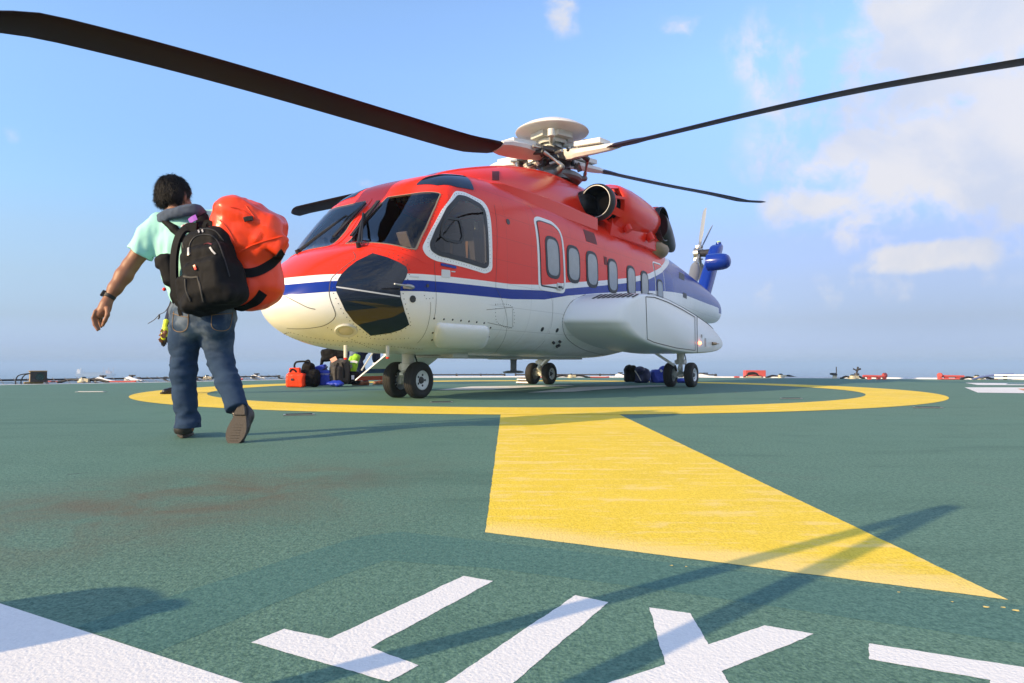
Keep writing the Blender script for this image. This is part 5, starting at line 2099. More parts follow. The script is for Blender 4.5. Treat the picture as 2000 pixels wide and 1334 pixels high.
ydir = (to - hl).normalized()
xdir = Vector((ydir.y, -ydir.x, 0))
cs = hl.lerp(to, .5)
mb = MB()
mb.prism([cs + xdir * a * 1.05 + ydir * (b_ + .0) + Vector((0, 0, .002)) for a, b_ in sole_loop()], (0, 0, .014))
mb.prism([cs + xdir * a + ydir * b_ + Vector((0, 0, .001)) for a, b_ in sole_loop() if b_ < -.04], (0, 0, .030))
so_ = mb.build('shoe_sole', m_sole, None, bevel=.003)
so_.parent = o_
so_.matrix_parent_inverse = o_.matrix_parent_inverse.copy() @ Matrix.Identity(4)
so_.matrix_parent_inverse = Matrix.Identity(4)
for v in so_.data.vertices:
    pass


toe = G(455, 866) + Vector((0, .0, .012))
hee = W(471, 797, 3.965)
yd = (toe - hee).normalized()
nd = Vector((-.10, -1, -.30))
nd = (nd - yd * nd.dot(yd)).normalized()
xd = yd.cross(nd)
cs = toe.lerp(hee, .5)
sh = SDF((-1.90, 3.75, -.02), (-1.35, 4.25, .45), .005)
sh.chain([hee - nd * .055 + yd * .02, cs - nd * .05, toe - nd * .042 - yd * .02], [.047, .044, .040], .03)
sh.cone(hee - nd * .06 + yd * .03, ar.lerp(W(447, 750, 4.08), .25), .050, .050, .03)
sh.clip(cs - nd * .022, tuple(nd))
o_ = sh.build('shoe', m_shoe, man)
mb = MB()
mb.prism([cs + xd * a * 1.30 + yd * b_ * 1.0 - nd * .022 for a, b_ in sole_loop(40, (toe - hee).length + .05)], nd * .015)
L_ = (toe - hee).length + .05
mb.prism([cs + xd * a * 1.26 + yd * b_ - nd * .010 for a, b_ in sole_loop(40, L_) if b_ < -.055], nd * .017)
for k in range(7):
    c0 = cs + yd * (.0 + k * .016) - nd * .0065
    mb.box(c0, (.055, .003, .003), Matrix((xd, yd, nd)).transposed())
s2_ = mb.build('shoe_sole', m_sole, None, bevel=.003)
subpart(s2_, o_, man)

# watch
mb = MB()
wd_ = (W(225, 563, 4.12) - wr_l).normalized()
wc_ = W(213.5, 579, 4.102)
mb.lathe(wc_ - wd_ * .011, wd_, [(0, .031), (0, .035), (.022, .037), (.022, .032)], 28)
sdv = Vector((-.80, -.55, .3))
sdv = (sdv - wd_ * sdv.dot(wd_)).normalized()
mb.cyl(wc_ + sdv * .030, wc_ + sdv * .046, .021, .020, 20)
wt = mb.build('wristwatch', m_black, None, bevel=.002)
under(wt, man)
mb = MB()
mb.cyl(wc_ + sdv * .046, wc_ + sdv * .0475, .016, .016, 20)
subpart(mb.build('watch_face', mat('watch_glass', (.16, .17, .17), .1), None), wt, man)

# inflatable life-vest collar worn round the neck, with its back yoke and pouch
v = SDF((-2.45, 3.85, .85), (-1.55, 4.60, 1.52), .006)
path = [W(302, 438, 4.24), W(310, 427, 4.17), W(326, 419, 4.11), W(347, 413, 4.085), W(368, 407, 4.08), W(386, 408, 4.10), W(396, 418, 4.15), W(402, 430, 4.22)]
v.chain(spline(path, 3), [.024] * 22, .015)
v.chain(spline([p + Vector((0, -.004, -.020)) for p in path], 3), [.022] * 22, .01)
v.wrinkle(.010, (22, 22, 30))
vo = v.build('vest_collar', m_slate, man)
yk = SDF((-2.45, 3.85, .75), (-1.55, 4.60, 1.45), .006)
yk.chain([W(322, 432, 4.12), W(340, 447, 4.09), W(360, 468, 4.07)], [.020, .022, .024], .02)
yk.chain([W(394, 424, 4.12), W(388, 445, 4.08), W(372, 470, 4.06)], [.024, .026, .024], .02)
yk.chain([W(398, 424, 4.13), W(404, 445, 4.10), W(405, 470, 4.07)], [.028, .03, .03], .02)
yk.build('vest_yoke', m_black_cloth, man)
mb = MB()
mb.ribbon(spline([W(370, 433, 4.045), W(376, 428, 4.04), W(384, 424, 4.04)], 4), .036, .004, (0, -1, .2))
subpart(mb.build('purple_tag', mat('purple_fabric', (.22, .03, .42), .6), None), vo, man)
mb = MB()
for k in range(4):
    mb.ribbon([W(354 + k * 3.4, 441 - k * 1.4, 4.038), W(361 + k * 3.4, 444 - k * 1.2, 4.036)], .011, .004, (0, -1, .2), m=k % 2)
subpart(mb.build('striped_tag', [mat('tag_white', (.7, .62, .64), .6), mat('tag_crimson', (.42, .03, .09), .6)], None), vo, man)
po = SDF((-2.30, 3.80, .70), (-1.85, 4.40, 1.30), .006)
po.rbox(W(331, 528, 4.08), (.040, .05, .10), .03, .02, rotm(ry=R(-14)))
po.rbox(W(322, 512, 4.08), (.050, .035, .035), .02, .02, rotm(ry=R(-10)))
po.chain([W(338, 545, 4.07), W(341, 575, 4.07), W(340, 592, 4.07)], [.026, .020, .008], .02)
po.wrinkle(.010, (18, 18, 18))
pp = po.build('vest_pouch', m_black_cloth, man)
mb = MB()
mb.tube(spline([W(334, 590, 4.05), W(323, 608, 4.05), W(312, 614, 4.05), W(302, 624, 4.05), W(289, 632, 4.05)], 4), .0022, 5)
mb.tube([W(311, 614, 4.05), W(311, 620, 4.05), W(309, 623, 4.05)], .005, 6)
mb.ball(W(321, 565, 4.03), .011, 6, m=1)
subpart(mb.build('pull_cord', [m_black, m_red], None), pp, man)

# ------------------------------------------------------------------ his backpack
bp_ = empty('backpack', W(425, 600, 3.95))
tag(bp_, 'black nylon backpack with side mesh pocket worn on the walking man', 'backpack')
rt = rotm(ry=R(-15), rz=R(-8), rx=R(-4))
k = SDF((-2.12, 3.62, .68), (-1.42, 4.20, 1.42), .0055)
bc_ = W(414, 524, 3.99)
RX = lambda x, y, z: bc_ + rt @ Vector((x, y, z))
k.rbox(bc_, (.158, .085, .25), .10, .03, rt)
k.rbox(RX(.012, .0, -.12), (.172, .085, .125), .08, .05, rt)
k.rbox(RX(.01, -.065, -.045), (.145, .065, .165), .06, .02, rt)
k.rbox(RX(.012, -.115, -.09), (.125, .045, .115), .045, .012, rt)
k.rbox(RX(.0, -.04, -.20), (.175, .10, .055), .05, .03, rt)
k.rbox(RX(-.150, -.05, -.13), (.05, .05, .11), .035, .015, rt)
k.wrinkle(.010, (13, 13, 10))
k.wrinkle(.006, (30, 30, 22))
ko = k.build('pack_body', m_black_cloth, bp_)
kb = bvh_of(ko)
mb = MB()
for pts_ in [[(372, 497), (371, 478), (383, 462), (408, 459), (424, 470), (436, 500), (448, 540)], [(359, 485), (358, 465), (372, 452), (396, 447), (420, 451), (436, 470)], [(386, 540), (392, 560), (398, 590)]]:
    P, N = strap(kb, pts_, .01, .002, .002)
    mb.tube(P, .0035, 6)
zp = mb.build('zip', m_gasket, None)
under(zp, bp_)
mb = MB()
for a, b_, w_ in [((387, 447), (390, 456), .008), ((394, 446), (398, 455), .008), ((369, 486), (369.5, 499), .011), ((411, 484), (421, 498), .010)]:
    P, N = strap(kb, [a, b_], .01, .002, .007, 2)
    mb.ribbon(P, w_, .004, N)
zt = mb.build('zip_pull', mat('zip_grey', (.5, .48, .46), .35, .3), None)
subpart(zt, zp, bp_)
mb = MB()
P, N = strap(kb, [(381, 519), (384, 527)], .01, .002, .008, 2)
mb.ribbon(P, .012, .005, N)
under(mb.build('red_zip_pull', m_red, None), bp_)
mb = MB()
P, N = strap(kb, [(359, 540), (372, 542), (385, 541)], .01, .002, .004)
mb.ribbon(P, .010, .003, N)
for q in [[(386, 541), (391, 560), (397, 588)], [(362, 545), (364, 566), (372, 588)]]:
    P, N = strap(kb, q, .01, .002, .003)
    mb.tube(P, .0045, 6)
under(mb.build('mesh_pocket', m_greybag, None), bp_)
mb = MB()
P, N = strap(kb, [(399, 478), (406, 476), (414, 478)], .01, .002, .004)
mb.ribbon(P, .007, .003, N)
under(mb.build('badge', mat('badge_maroon', (.16, .03, .035), .4), None), bp_)
mb = MB()
mb.ribbon(spline([W(385, 445, 4.02), W(366, 446, 4.02), W(351, 460, 4.0), W(342, 490, 4.0), W(340, 530, 4.01), W(343, 565, 4.02), W(350, 590, 4.03), W(362, 588, 4.03)], 5), .058, .018, (-.55, -1, .1))
mb.ribbon(spline([W(415, 440, 4.04), W(428, 432, 4.14), W(436, 438, 4.28), W(440, 470, 4.36)], 5), .058, .016, (.2, -.4, 1))
mb.ribbon(spline([W(398, 444, 3.99), W(402, 434, 3.99), W(410, 434, 3.99), W(413, 444, 3.99)], 5), .022, .006, (0, -1, 0))
under(mb.build('shoulder_strap', m_black_cloth, None, bevel=.004), bp_)
mb = MB()
mb.ribbon(spline([W(345, 583, 4.02), W(352, 592, 4.01), W(350, 604, 4.01), W(353, 616, 4.01)], 4), .02, .003, (0, -1, 0))
under(mb.build('loose_strap', m_black_cloth, None), bp_)

# ------------------------------------------------------------------ the red bag on his shoulder
rb_ = empty('dry_bag', W(480, 606, 4.2))
tag(rb_, 'big glossy red bag with black band slung on the walking man beside his backpack', 'bag')
g = SDF((-1.95, 3.60, .62), (-1.22, 4.62, 1.55), .0065)
rt = rotm(ry=R(-9), rz=R(12))
g.rbox(W(496, 525, 4.20), (.165, .16, .245), .13, .05, rt)
g.rbox(W(490, 452, 4.16), (.200, .185, .165), .10, .04, rotm(ry=R(22), rz=R(14), rx=R(12)))
g.rbox(W(468, 424, 4.10), (.135, .12, .085), .06, .04, rotm(ry=R(18), rx=R(20)))
g.rbox(W(530, 474, 4.14), (.095, .13, .07), .03, .03, rotm(ry=R(28), rz=R(20)))
g.ell(W(484, 575, 4.18), (.13, .13, .09), .06)
g.wrinkle(.026, (4.0, 4.0, 4.6))
g.wrinkle(.014, (6.5, 6.5, 5), None, True)
g.wrinkle(.006, (15, 15, 10), None, True)
go = g.build('bag_body', m_pvc, rb_, 1)
gb = bvh_of(go)
mb = MB()
for pts_ in [[(444, 517), (470, 532), (500, 531), (530, 515), (552, 491)], [(452, 600), (476, 600), (500, 588), (514, 571)]]:
    P, N = strap(gb, pts_, .03, .004, .004, 6)
    mb.ribbon(P, .055, .005, N)
under(mb.build('band', m_black_cloth, None), rb_)
mb = MB()
for pts_ in [[(430, 430), (448, 452), (462, 482)], [(450, 404), (472, 410), (497, 428)], [(480, 402), (500, 428)], [(462, 497), (490, 480), (520, 470), (552, 462)]]:
    P, N = strap(gb, pts_, .03, .004, .002, 6)
    mb.tube(P, .004, 6)
under(mb.build('seam', m_pvc, None), rb_)
mb = MB()
P, N = strap(gb, [(477, 429), (485, 427), (494, 427)], .03, .004, .008, 3)
mb.ribbon(P, .028, .010, N)
under(mb.build('buckle', m_black, None, bevel=.003), rb_)
# ------------------------------------------------------------------ crew and passengers beyond the helicopter
def figure(label, base, J, cols, gloves=None, boots=None, helmet=None, h=.009):
    """J: joint name -> world point.  One continuous body; jacket, trousers and boots over it."""
    root = empty('person', base)
    tag(root, label, 'person')
    P = list(J.values())
    lo = [min(p[k] for p in P) - .22 for k in range(3)]
    hi = [max(p[k] for p in P) + .22 for k in range(3)]
    lo[2] = max(lo[2], -.02)
    fdir = (J['nose'] - J['head']).normalized()
    b = SDF(lo, hi, h)
    b.ell(J['head'], (.080, .080, .112), .02)
    b.cone(J['head'] + fdir * .05 - Vector((0, 0, .05)), J['head'] + fdir * .055 - Vector((0, 0, .065)), .05, .045, .03)
    b.cone(J['head'] + fdir * .085, J['nose'], .012, .014, .01)
    b.chain([J['head'], J['neck'], J['chest']], [.055, .058, .10], .04)
    b.chain([J['chest'], J['pelvis']], [.115, .115], .05)
    for sd in 'lr':
        b.chain([J['neck'], J['sh' + sd], J['el' + sd], J['wr' + sd]], [.05, .055, .042, .028], .03)
        b.chain([J['pelvis'], J['hip' + sd], J['kn' + sd], J['an' + sd]], [.10, .085, .055, .04], .03)
        hd = (J['wr' + sd] - J['el' + sd]).normalized()
        sx = hd.orthogonal().normalized()
        b.cone(J['wr' + sd], J['wr' + sd] + hd * .085, .028, .034, .02)
        for q in range(4):
            o = J['wr' + sd] + hd * .085 + sx * (q - 1.5) * .019
            L = (.065, .075, .07, .055)[q]
            b.chain([o, o + hd * L * .55, o + hd * L + fdir * .02], [.011, .010, .009], .004)
        b.chain([J['wr' + sd] + hd * .03 + sx * .03, J['wr' + sd] + hd * .06 + sx * .055, J['wr' + sd] + hd * .09 + sx * .06], [.013, .012, .010], .008)
    b.build('body', m_skin, root)
    jk = SDF(lo, hi, h)
    jk.chain([J['chest'] + Vector((0, 0, .04)), J['chest'], J['pelvis']], [.13, .150, .145], .06)
    jk.chain([J['shl'], J['neck'] - Vector((0, 0, .03)), J['shr']], [.085, .08, .085], .05)
    for sd in 'lr':
        jk.chain([J['sh' + sd], J['el' + sd], J['wr' + sd].lerp(J['el' + sd], .12)], [.075, .060, .048], .03)
    jk.wrinkle(.016, (11, 11, 9))
    jk.build('jacket', cols[0], root, 2)
    tr_ = SDF(lo, hi, h)
    for sd in 'lr':
        tr_.chain([J['pelvis'], J['hip' + sd], J['kn' + sd], J['an' + sd] + Vector((0, 0, .05))], [.125, .112, .083, .072], .03)
    tr_.clip(J['pelvis'] + Vector((0, 0, .09)), (0, 0, 1), .3)
    tr_.wrinkle(.020, (9, 9, 16))
    tr_.build('trousers', cols[1], root, 2)
    for sd in 'lr':
        a, tt = J['an' + sd], J['to' + sd]
        bo = SDF([min(a[k], tt[k]) - .13 for k in range(3)], [max(a[k], tt[k]) + .15 for k in range(3)], .007)
        g_ = Vector((0, 0, 1))
        hp = Vector((a.x, a.y, tt.z))
        bo.chain([hp + g_ * .045 - (tt - hp) * .18, hp.lerp(tt, .5) + g_ * .04, tt + g_ * .035], [.050, .046, .044], .03)
        bo.chain([hp + g_ * .06, a + g_ * .08], [.052, .056], .03)
        bo.clip(hp + g_ * .004, (0, 0, -1))
        bo.wrinkle(.006, (26, 26, 30))
        bt = bo.build('boot', boots or m_shoe, root)
        mb = MB()
        d = (tt - hp).normalized()
        x = Vector((d.y, -d.x, 0))
        mb.prism([hp + d * (b_ + .10) + x * a_ * 1.12 + g_ * .001 for a_, b_ in sole_loop(24, (tt - hp).length + .15)], (0, 0, .025))
        subpart(mb.build('boot_sole', m_sole, None, bevel=.003), bt, root)
    if helmet:
        hh = SDF([J['head'][k] - .2 for k in range(3)], [J['head'][k] + .2 for k in range(3)], .007)
        hh.ell(J['head'] + Vector((0, 0, .035)), (.11, .12, .105), .01)
        hh.clip(J['head'] + Vector((0, 0, .01)), tuple(fdir * .5 + Vector((0, 0, -1))))
        hh.build('helmet' if helmet is not m_hair else 'hair', helmet, root)
    return root


def stand(c, ht=1.72, face=(0, -1, 0), step=.1, arm=0.0, lean=0.0):
    """joints of a standing person; c on the ground"""
    c, f = Vector(c), Vector(face).normalized()
    r = Vector((-f.y, f.x, 0)) * -1
    k = ht / 1.72
    Z = Vector((0, 0, 1))
    J = {}
    J['pelvis'] = c + Z * .95 * k
    ln = (Z * math.cos(lean) + f * math.sin(lean))
    J['chest'] = J['pelvis'] + ln * .32 * k
    J['neck'] = J['pelvis'] + ln * .53 * k
    J['head'] = J['neck'] + (ln + Z * .6).normalized() * .16 * k
    J['nose'] = J['head'] + f * .105 - Z * .03
    for s_, e in (('l', -1), ('r', 1)):
        J['sh' + s_] = J['neck'] - ln * .07 + r * e * .185
        J['el' + s_] = J['sh' + s_] - Z * .27 + r * e * .05 + f * .05
        J['wr' + s_] = J['el' + s_] - Z * .20 + f * .12
        J['hip' + s_] = J['pelvis'] - Z * .06 + r * e * .095
        J['kn' + s_] = c + Z * .50 * k + r * e * .11 + f * (.06 + e * step * .4)
        J['an' + s_] = c + Z * .09 + r * e * .12 + f * e * step
        J['to' + s_] = J['an' + s_] + f * .19 - Z * .085
    return J


# deck crew member mostly hidden behind the walking man
c = G(362, 769)
J = stand((c.x, c.y, 0), 1.70, (-.45, -.9, 0), .06)
J['tol'] = G(329, 768) + Vector((0, 0, .005))
J['anl'] = J['tol'] + Vector((.17, .05, .085))
J['wrl'] = W(325, 640, c.y - .1)
J['ell'] = W(336, 605, c.y)
J['shl'] = W(348, 568, c.y + .05)
pr = figure('deck hand in dark coverall and lime gloves, mostly hidden behind the walking man', c, J, (m_navy, m_navy), helmet=mat('white_helmet', (.7, .7, .68), .35))
gl = SDF(tuple(J['wrl'] - Vector((.14, .14, .22))), tuple(J['wrl'] + Vector((.14, .14, .14))), .006)
hd = (J['wrl'] - J['ell']).normalized()
gl.chain([W(325, 628, c.y - .1), W(323, 644, c.y - .1), W(321, 658, c.y - .1)], [.042, .046, .05], .02)
gl.wrinkle(.006, (30, 30, 30))
gl = gl.build('glove', m_yel, pr)
fg = SDF(tuple(W(320, 672, c.y - .1) - Vector((.12, .12, .15))), tuple(W(320, 662, c.y - .1) + Vector((.12, .12, .10))), .005)
for q in range(4):
    fg.chain([W(317 + q * 2.5, 661, c.y - .08 - .01 * q), W(315.5 + q * 2.5, 668, c.y - .08 - .01 * q), W(316.5 + q * 2.5, (674, 676, 675, 672)[q], c.y - .08 - .01 * q)], [.014, .013, .011], .004)
fg.chain([W(325, 660, c.y - .16), W(326, 668, c.y - .17)], [.016, .012], .004)
subpart(fg.build('glove_finger', m_black_cloth, None), gl, pr)
bpy.data.objects[fg and 'glove_finger'].matrix_parent_inverse = Matrix.Identity(4)

# two men sorting luggage by the stair door
c = G(716, 752.5)
J = stand((c.x, c.y + .1, 0), 1.75, (-.95, -.3, 0), .02, lean=R(58))
J['tol'] = G(694, 753.5) + Vector((0, 0, .005))
J['anl'] = J['tol'] + Vector((.20, .03, .085))
J['tor'] = G(733, 752) + Vector((0, .0, .005))
J['anr'] = J['tor'] + Vector((.16, .13, .085))
J['knl'] = W(700, 705, c.y - .02)
J['knr'] = W(735, 700, c.y + .2)
J['pelvis'] = W(728, 664, c.y + .12)
J['hipl'], J['hipr'] = W(720, 668, c.y + .02), W(735, 668, c.y + .2)
for s_ in 'lr':
    J['wr' + s_] = J['el' + s_] + Vector((-.05, 0, -.22))
figure('man in navy coverall and brown boots bending over luggage beside the stair door', c, J, (m_navy, m_navy), boots=m_boot, helmet=m_hair)
c = G(672, 751)
J = stand((c.x + .05, c.y + .35, 0), 1.74, (-.2, -1, 0), .03, lean=R(10))
figure('man in pale jeans standing behind the pile of bags under the nose', c, J, (m_hiviz, cloth('pale_denim', (.13, .17, .26), .9)), helmet=m_hair)


# ------------------------------------------------------------------ luggage
def bag(name, label, base, m, parts, wr=(.014, 12), cat='bag', h=.008, group=None):
    """parts: list of ('box'|'ell'|'cone', ...) in world space, merged into one soft shell"""
    r = empty(name, base)
    tag(r, label, cat, group)
    A = []
    for q in parts:
        if q[0] == 'cone':
            rr_ = max(q[3], q[4])
            A += [Vector(q[1]) - Vector((rr_,) * 3), Vector(q[1]) + Vector((rr_,) * 3), Vector(q[2]) - Vector((rr_,) * 3), Vector(q[2]) + Vector((rr_,) * 3)]
        else:
            n_ = Vector(q[2]).length
            A += [Vector(q[1]) - Vector((n_,) * 3), Vector(q[1]) + Vector((n_,) * 3)]
    lo = [min(p[k] for p in A) - .04 for k in range(3)]
    hi = [max(p[k] for p in A) + .04 for k in range(3)]
    g = SDF(lo, hi, h)
    for q in parts:
        if q[0] == 'box':
            g.rbox(q[1], q[2], q[3], .03, q[4] if len(q) > 4 else None)
        elif q[0] == 'ell':
            g.ell(q[1], q[2], .03, q[3] if len(q) > 3 else None)
        else:
            g.cone(q[1], q[2], q[3], q[4], .03)
    g.wrinkle(wr[0], (wr[1], wr[1], wr[1] * .8))
    g.wrinkle(wr[0] * .5, (wr[1] * 2.3,) * 3)
    g.clip((base[0], base[1], .006), (0, 0, -1), 3)
    o = g.build('bag_body', m, r, 1)
    return r, o


def strip(name, pts, wdt, th, m, root, up=(0, -1, .1), sm=5):
    mb = MB()
    mb.ribbon(spline(pts, sm), wdt, th, up)
    o = mb.build(name, m, None)
    under(o, root)
    return o


c = G(578, 757)
r_, o_ = bag('holdall', 'small shiny red bag with black handles at the left end of the luggage row', c, m_pvc,
             [('box', W(578, 743, 13.1), (.175, .10, .135), .05), ('box', W(576, 728, 13.1), (.105, .045, .10), .03)], (.014, 7))
strip('handle', [W(566, 727, 13.05), W(569, 722, 13.05), W(574, 722, 13.05), W(579, 727, 13.05)], .03, .012, m_black_cloth, r_)
strip('buckle', [W(568, 741, 12.99), W(573, 741, 12.99)], .04, .02, m_black, r_)
c = G(606, 755)
r_, o_ = bag('rucksack', 'black rucksack slumped between the red bag and the blue bag', c, m_black_cloth,
             [('box', W(607, 738, 13.3), (.165, .13, .17), .08), ('box', W(601, 722, 13.3), (.11, .11, .15), .08, rotm(ry=R(18))), ('box', W(604, 742, 13.18), (.11, .07, .10), .05)])
strip('carry_strap', [W(579, 724, 13.2), W(575, 716, 13.2), W(578, 708, 13.2), W(588, 706, 13.2), W(596, 706, 13.2), W(603, 704, 13.2), (W(606, 712, 13.2))], .035, .012, m_black_cloth, r_)
c = G(630, 753)
r_, o_ = bag('tote_bag', 'bright blue carrier bag with white lettering standing in the luggage row', c, m_bag_blue,
             [('box', W(629, 738, 13.55), (.19, .13, .15), .03), ('box', W(624, 722, 13.55), (.14, .10, .08), .03, rotm(ry=R(-14)))], (.02, 8))
strip('handle', [W(616, 718, 13.5), W(624, 724, 13.45), W(634, 721, 13.45), W(640, 716, 13.5)], .025, .01, m_navy, r_)
tb = bvh_of(o_)
fc = bpy.data.curves.new('lettering', 'FONT')
fc.body = 'passenger'
fc.size, fc.extrude = .082, .001
fo = bpy.data.objects.new('tmp_text', fc)
COL.objects.link(fo)
bpy.context.view_layer.update()
me = bpy.data.meshes.new_from_object(fo.evaluated_get(bpy.context.evaluated_depsgraph_get()))
bpy.data.objects.remove(fo)
me.name = 'lettering'
p0 = W(619.5, 732.5, 13.3)
for v in me.vertices:
    p = p0 + Vector((v.co.x, 0, v.co.y - .02 * v.co.x))
    hit = tb.ray_cast(p + Vector((0, -.6, 0)), Vector((0, 1, 0)))
    p.y = (hit[0].y if hit[0] is not None else 13.4) - .006
    v.co = p
me.materials.clear()
me.materials.append(mat('print_white', (.75, .76, .8), .6))
lt = bpy.data.objects.new('lettering', me)
COL.objects.link(lt)
under(lt, r_)
c = G(663, 752)
r_, o_ = bag('rucksack', 'grey and black rucksack with rounded front pockets standing upright behind the nose', c, m_greybag,
             [('box', W(664, 726, 13.6), (.19, .14, .25), .10), ('box', W(658, 732, 13.45), (.09, .08, .17), .07), ('box', W(650, 730, 13.5), (.06, .08, .17), .05)])
strip('luggage_tag', [W(646, 705, 13.3), W(657, 699, 13.3)], .08, .006, mat('pink_tag', (.7, .36, .26), .6), r_)
for q in ([(660, 709), (656, 722), (656, 738), (659, 746)], [(668, 708), (672, 722), (672, 738)]):
    P, N = strap(bvh_of(o_), q, .02, .004, .006)
    mb = MB()
    mb.ribbon(P, .03, .01, N)
    under(mb.build('piping', m_black_cloth, None), r_)
c = W(652, 701, 13.75)
r_, o_ = bag('rucksack', 'black rucksack lying on top of the upright grey rucksack', Vector((c.x, c.y, c.z)), m_black_cloth,
             [('box', W(645, 692, 13.8), (.16, .15, .13), .08, rotm(ry=R(-15))), ('box', W(664, 690, 13.8), (.15, .12, .11), .06), ('cone', W(630, 702, 13.7), W(627, 713, 13.7), .04, .025)])
c = G(650, 754)
bag('stuff_sack', 'limp royal blue sack lying flat in front of the upright grey rucksack', c, m_bag_blue, [('ell', W(652, 749.5, 13.35), (.16, .13, .055)), ('ell', W(662, 750, 13.3), (.10, .10, .045))], (.03, 9))
c = G(686, 751)
r_, o_ = bag('kit_bag', 'small black bag with white tag on the deck below the lime bag', c, m_black_cloth, [('box', W(690, 738, 13.7), (.13, .11, .125), .05)])
strip('luggage_tag', [W(689, 733, 13.57), W(689, 741, 13.57)], .055, .006, mat('paper_tag', (.6, .62, .68), .7), r_)
c = W(690, 728, 13.75)
r_, o_ = bag('waist_bag', 'lime green hi-vis bag resting on a small black bag beside the brown boots', c, m_hiviz,
             [('box', W(689, 712, 13.75), (.085, .09, .17), .05, rotm(ry=R(10))), ('box', W(693, 704, 13.75), (.06, .08, .13), .04, rotm(ry=R(25)))], (.016, 11))
strip('reflective_band', [W(684, 707, 13.62), W(692, 706, 13.62), W(698, 708, 13.62)], .045, .006, m_silver, r_)
strip('reflective_patch', [W(686, 712, 13.62), W(686, 719, 13.62)], .035, .006, m_grey, r_)
# sacks behind the main wheels
m_bag_ink = mat('ink_blue_fabric', (0.010, 0.016, 0.085), .45, var=.3, vscale=9, bump=.006, bscale=14)
c = G(1228, 748)
r_, o_ = bag('kit_bag', 'black upright kit bag under the tail, left of the ink blue sack', c, m_black_cloth, [('box', W(1230, 732, 16.3), (.13, .14, .17), .06), ('box', W(1232, 720, 16.3), (.12, .12, .08), .05)])
strip('handle', [W(1224, 718, 16.15), W(1229, 713, 16.15), W(1235, 718, 16.15)], .03, .01, m_black, r_)
c = G(1252, 748)
r_, o_ = bag('stuff_sack', 'ink blue crumpled sack under the tail, right of the black kit bag', c, m_bag_ink, [('box', W(1252, 734, 16.3), (.19, .16, .17), .09), ('ell', W(1248, 724, 16.2), (.13, .12, .10))], (.035, 7))
strip('drawcord', [W(1240, 724, 16.05), W(1246, 733, 16.03), W(1252, 744, 16.03)], .02, .008, m_silver, r_)
c = G(1292, 748)
r_, o_ = bag('stuff_sack', 'bright blue crumpled sack under the tail, against the main wheel', c, m_bag_blue, [('box', W(1290, 735, 16.4), (.24, .17, .165), .08), ('ell', W(1300, 722, 16.4), (.16, .14, .09))], (.035, 7))
strip('luggage_tag', [W(1290, 722, 16.2), W(1293, 726, 16.2)], .05, .006, m_silver, r_)
c = G(1330, 748)
r_, o_ = bag('stuff_sack', 'small blue sack showing between the two port main wheels', c, m_bag_blue, [('ell', W(1330, 744, 16.2), (.12, .12, .06))], (.02, 9), h=.007)

# wheel chock
ck = empty('wheel_chock', G(1030, 750))
tag(ck, 'wooden wheel chock with white front edge against the far main wheel', 'chock')
c = G(1026, 749.5)
mb = MB()
d = Vector((.54, .84, 0))
x = Vector((.84, -.54, 0))
rg = [c + x * a + d * b_ + Vector((0, 0, z)) for a, b_, z in ((-.15, -.12, .002), (-.15, -.04, .14), (-.15, .06, .14), (-.15, .12, .002))]
mb.rings([rg, [p + x * .34 for p in rg]])
under(mb.build('wedge', mat('dark_timber', (.05, .035, .028), .7, var=.3), None, bevel=.008), ck)
mb = MB()
mb.box(c + d * -.085 + Vector((0, 0, .10)), (.34, .012, .025), rotm(rz=math.atan2(-.54, .84), rx=R(0)))
mb.box(c + d * -.118 + Vector((0, 0, .035)), (.34, .012, .03), rotm(rz=math.atan2(-.54, .84)))
under(mb.build('painted_edge', m_white, None), ck)

# ------------------------------------------------------------------ edge of the deck
m_net = mat('net_cord', (.12, .12, .12), .8)
m_post = mat('post_paint', (.03, .028, .028), .5)
m_pink = mat('faded_red_paint', (.50, .085, .075), .6, var=.15)
m_olive = mat('olive_paint', (.30, .22, .10), .5, var=.15)
m_brass = mat('lamp_casting', (.50, .45, .32), .45, .2, var=.2)


def safety_net(a, b, n, label):
    a, b = Vector((a[0], a[1], 0)), Vector((b[0], b[1], 0))
    root = empty('safety_net', a.lerp(b, .5))
    tag(root, label, 'safety net', 'perimeter safety nets around the deck edge')
    d = (b - a).normalized()
    o = Vector((d.y, -d.x, 0))
    cen = Vector((1.5, 10, 0))
    if o.dot(a - cen) < 0:
        o = -o
    a, b = a + o * .12, b + o * .12
    mb = MB()
    A, B = a + o * 1.2 + Vector((0, 0, .075)), b + o * 1.2 + Vector((0, 0, .075))
    mb.tube([A, B], .018, 8)
    under(mb.build('rail', m_post, None), root)
    for k in range(n + 1):
        t_ = k / n
        q0, q1 = a.lerp(b, t_), A.lerp(B, t_)
        mb = MB()
        mb.tube(spline([q0 + Vector((0, 0, -.12)), q0.lerp(q1, .5) + Vector((0, 0, -.10)), q1 + Vector((0, 0, -.06)), q1 + Vector((0, 0, .02))], 3), .022, 6)
        mb.box(q1 + Vector((0, 0, -.02)), (.06, .06, .10))
        under(mb.build('bracket', m_post, None), root)
    mb = MB()
    for k in range(7):
        t_ = (k + .5) / 7
        mb.tube([a.lerp(A, t_) + Vector((0, 0, -.10 + .02 * k)), b.lerp(B, t_) + Vector((0, 0, -.10 + .02 * k))], .007, 4)
    L = (b - a).length
    for k in range(int(L / .25)):
        t_ = (k + .5) / int(L / .25)
        mb.tube([a.lerp(b, t_) + Vector((0, 0, -.10)), A.lerp(B, t_) + Vector((0, 0, .04))], .006, 4)
    ob = mb.build('netting', m_net, None)
    under(ob, root)
    return root


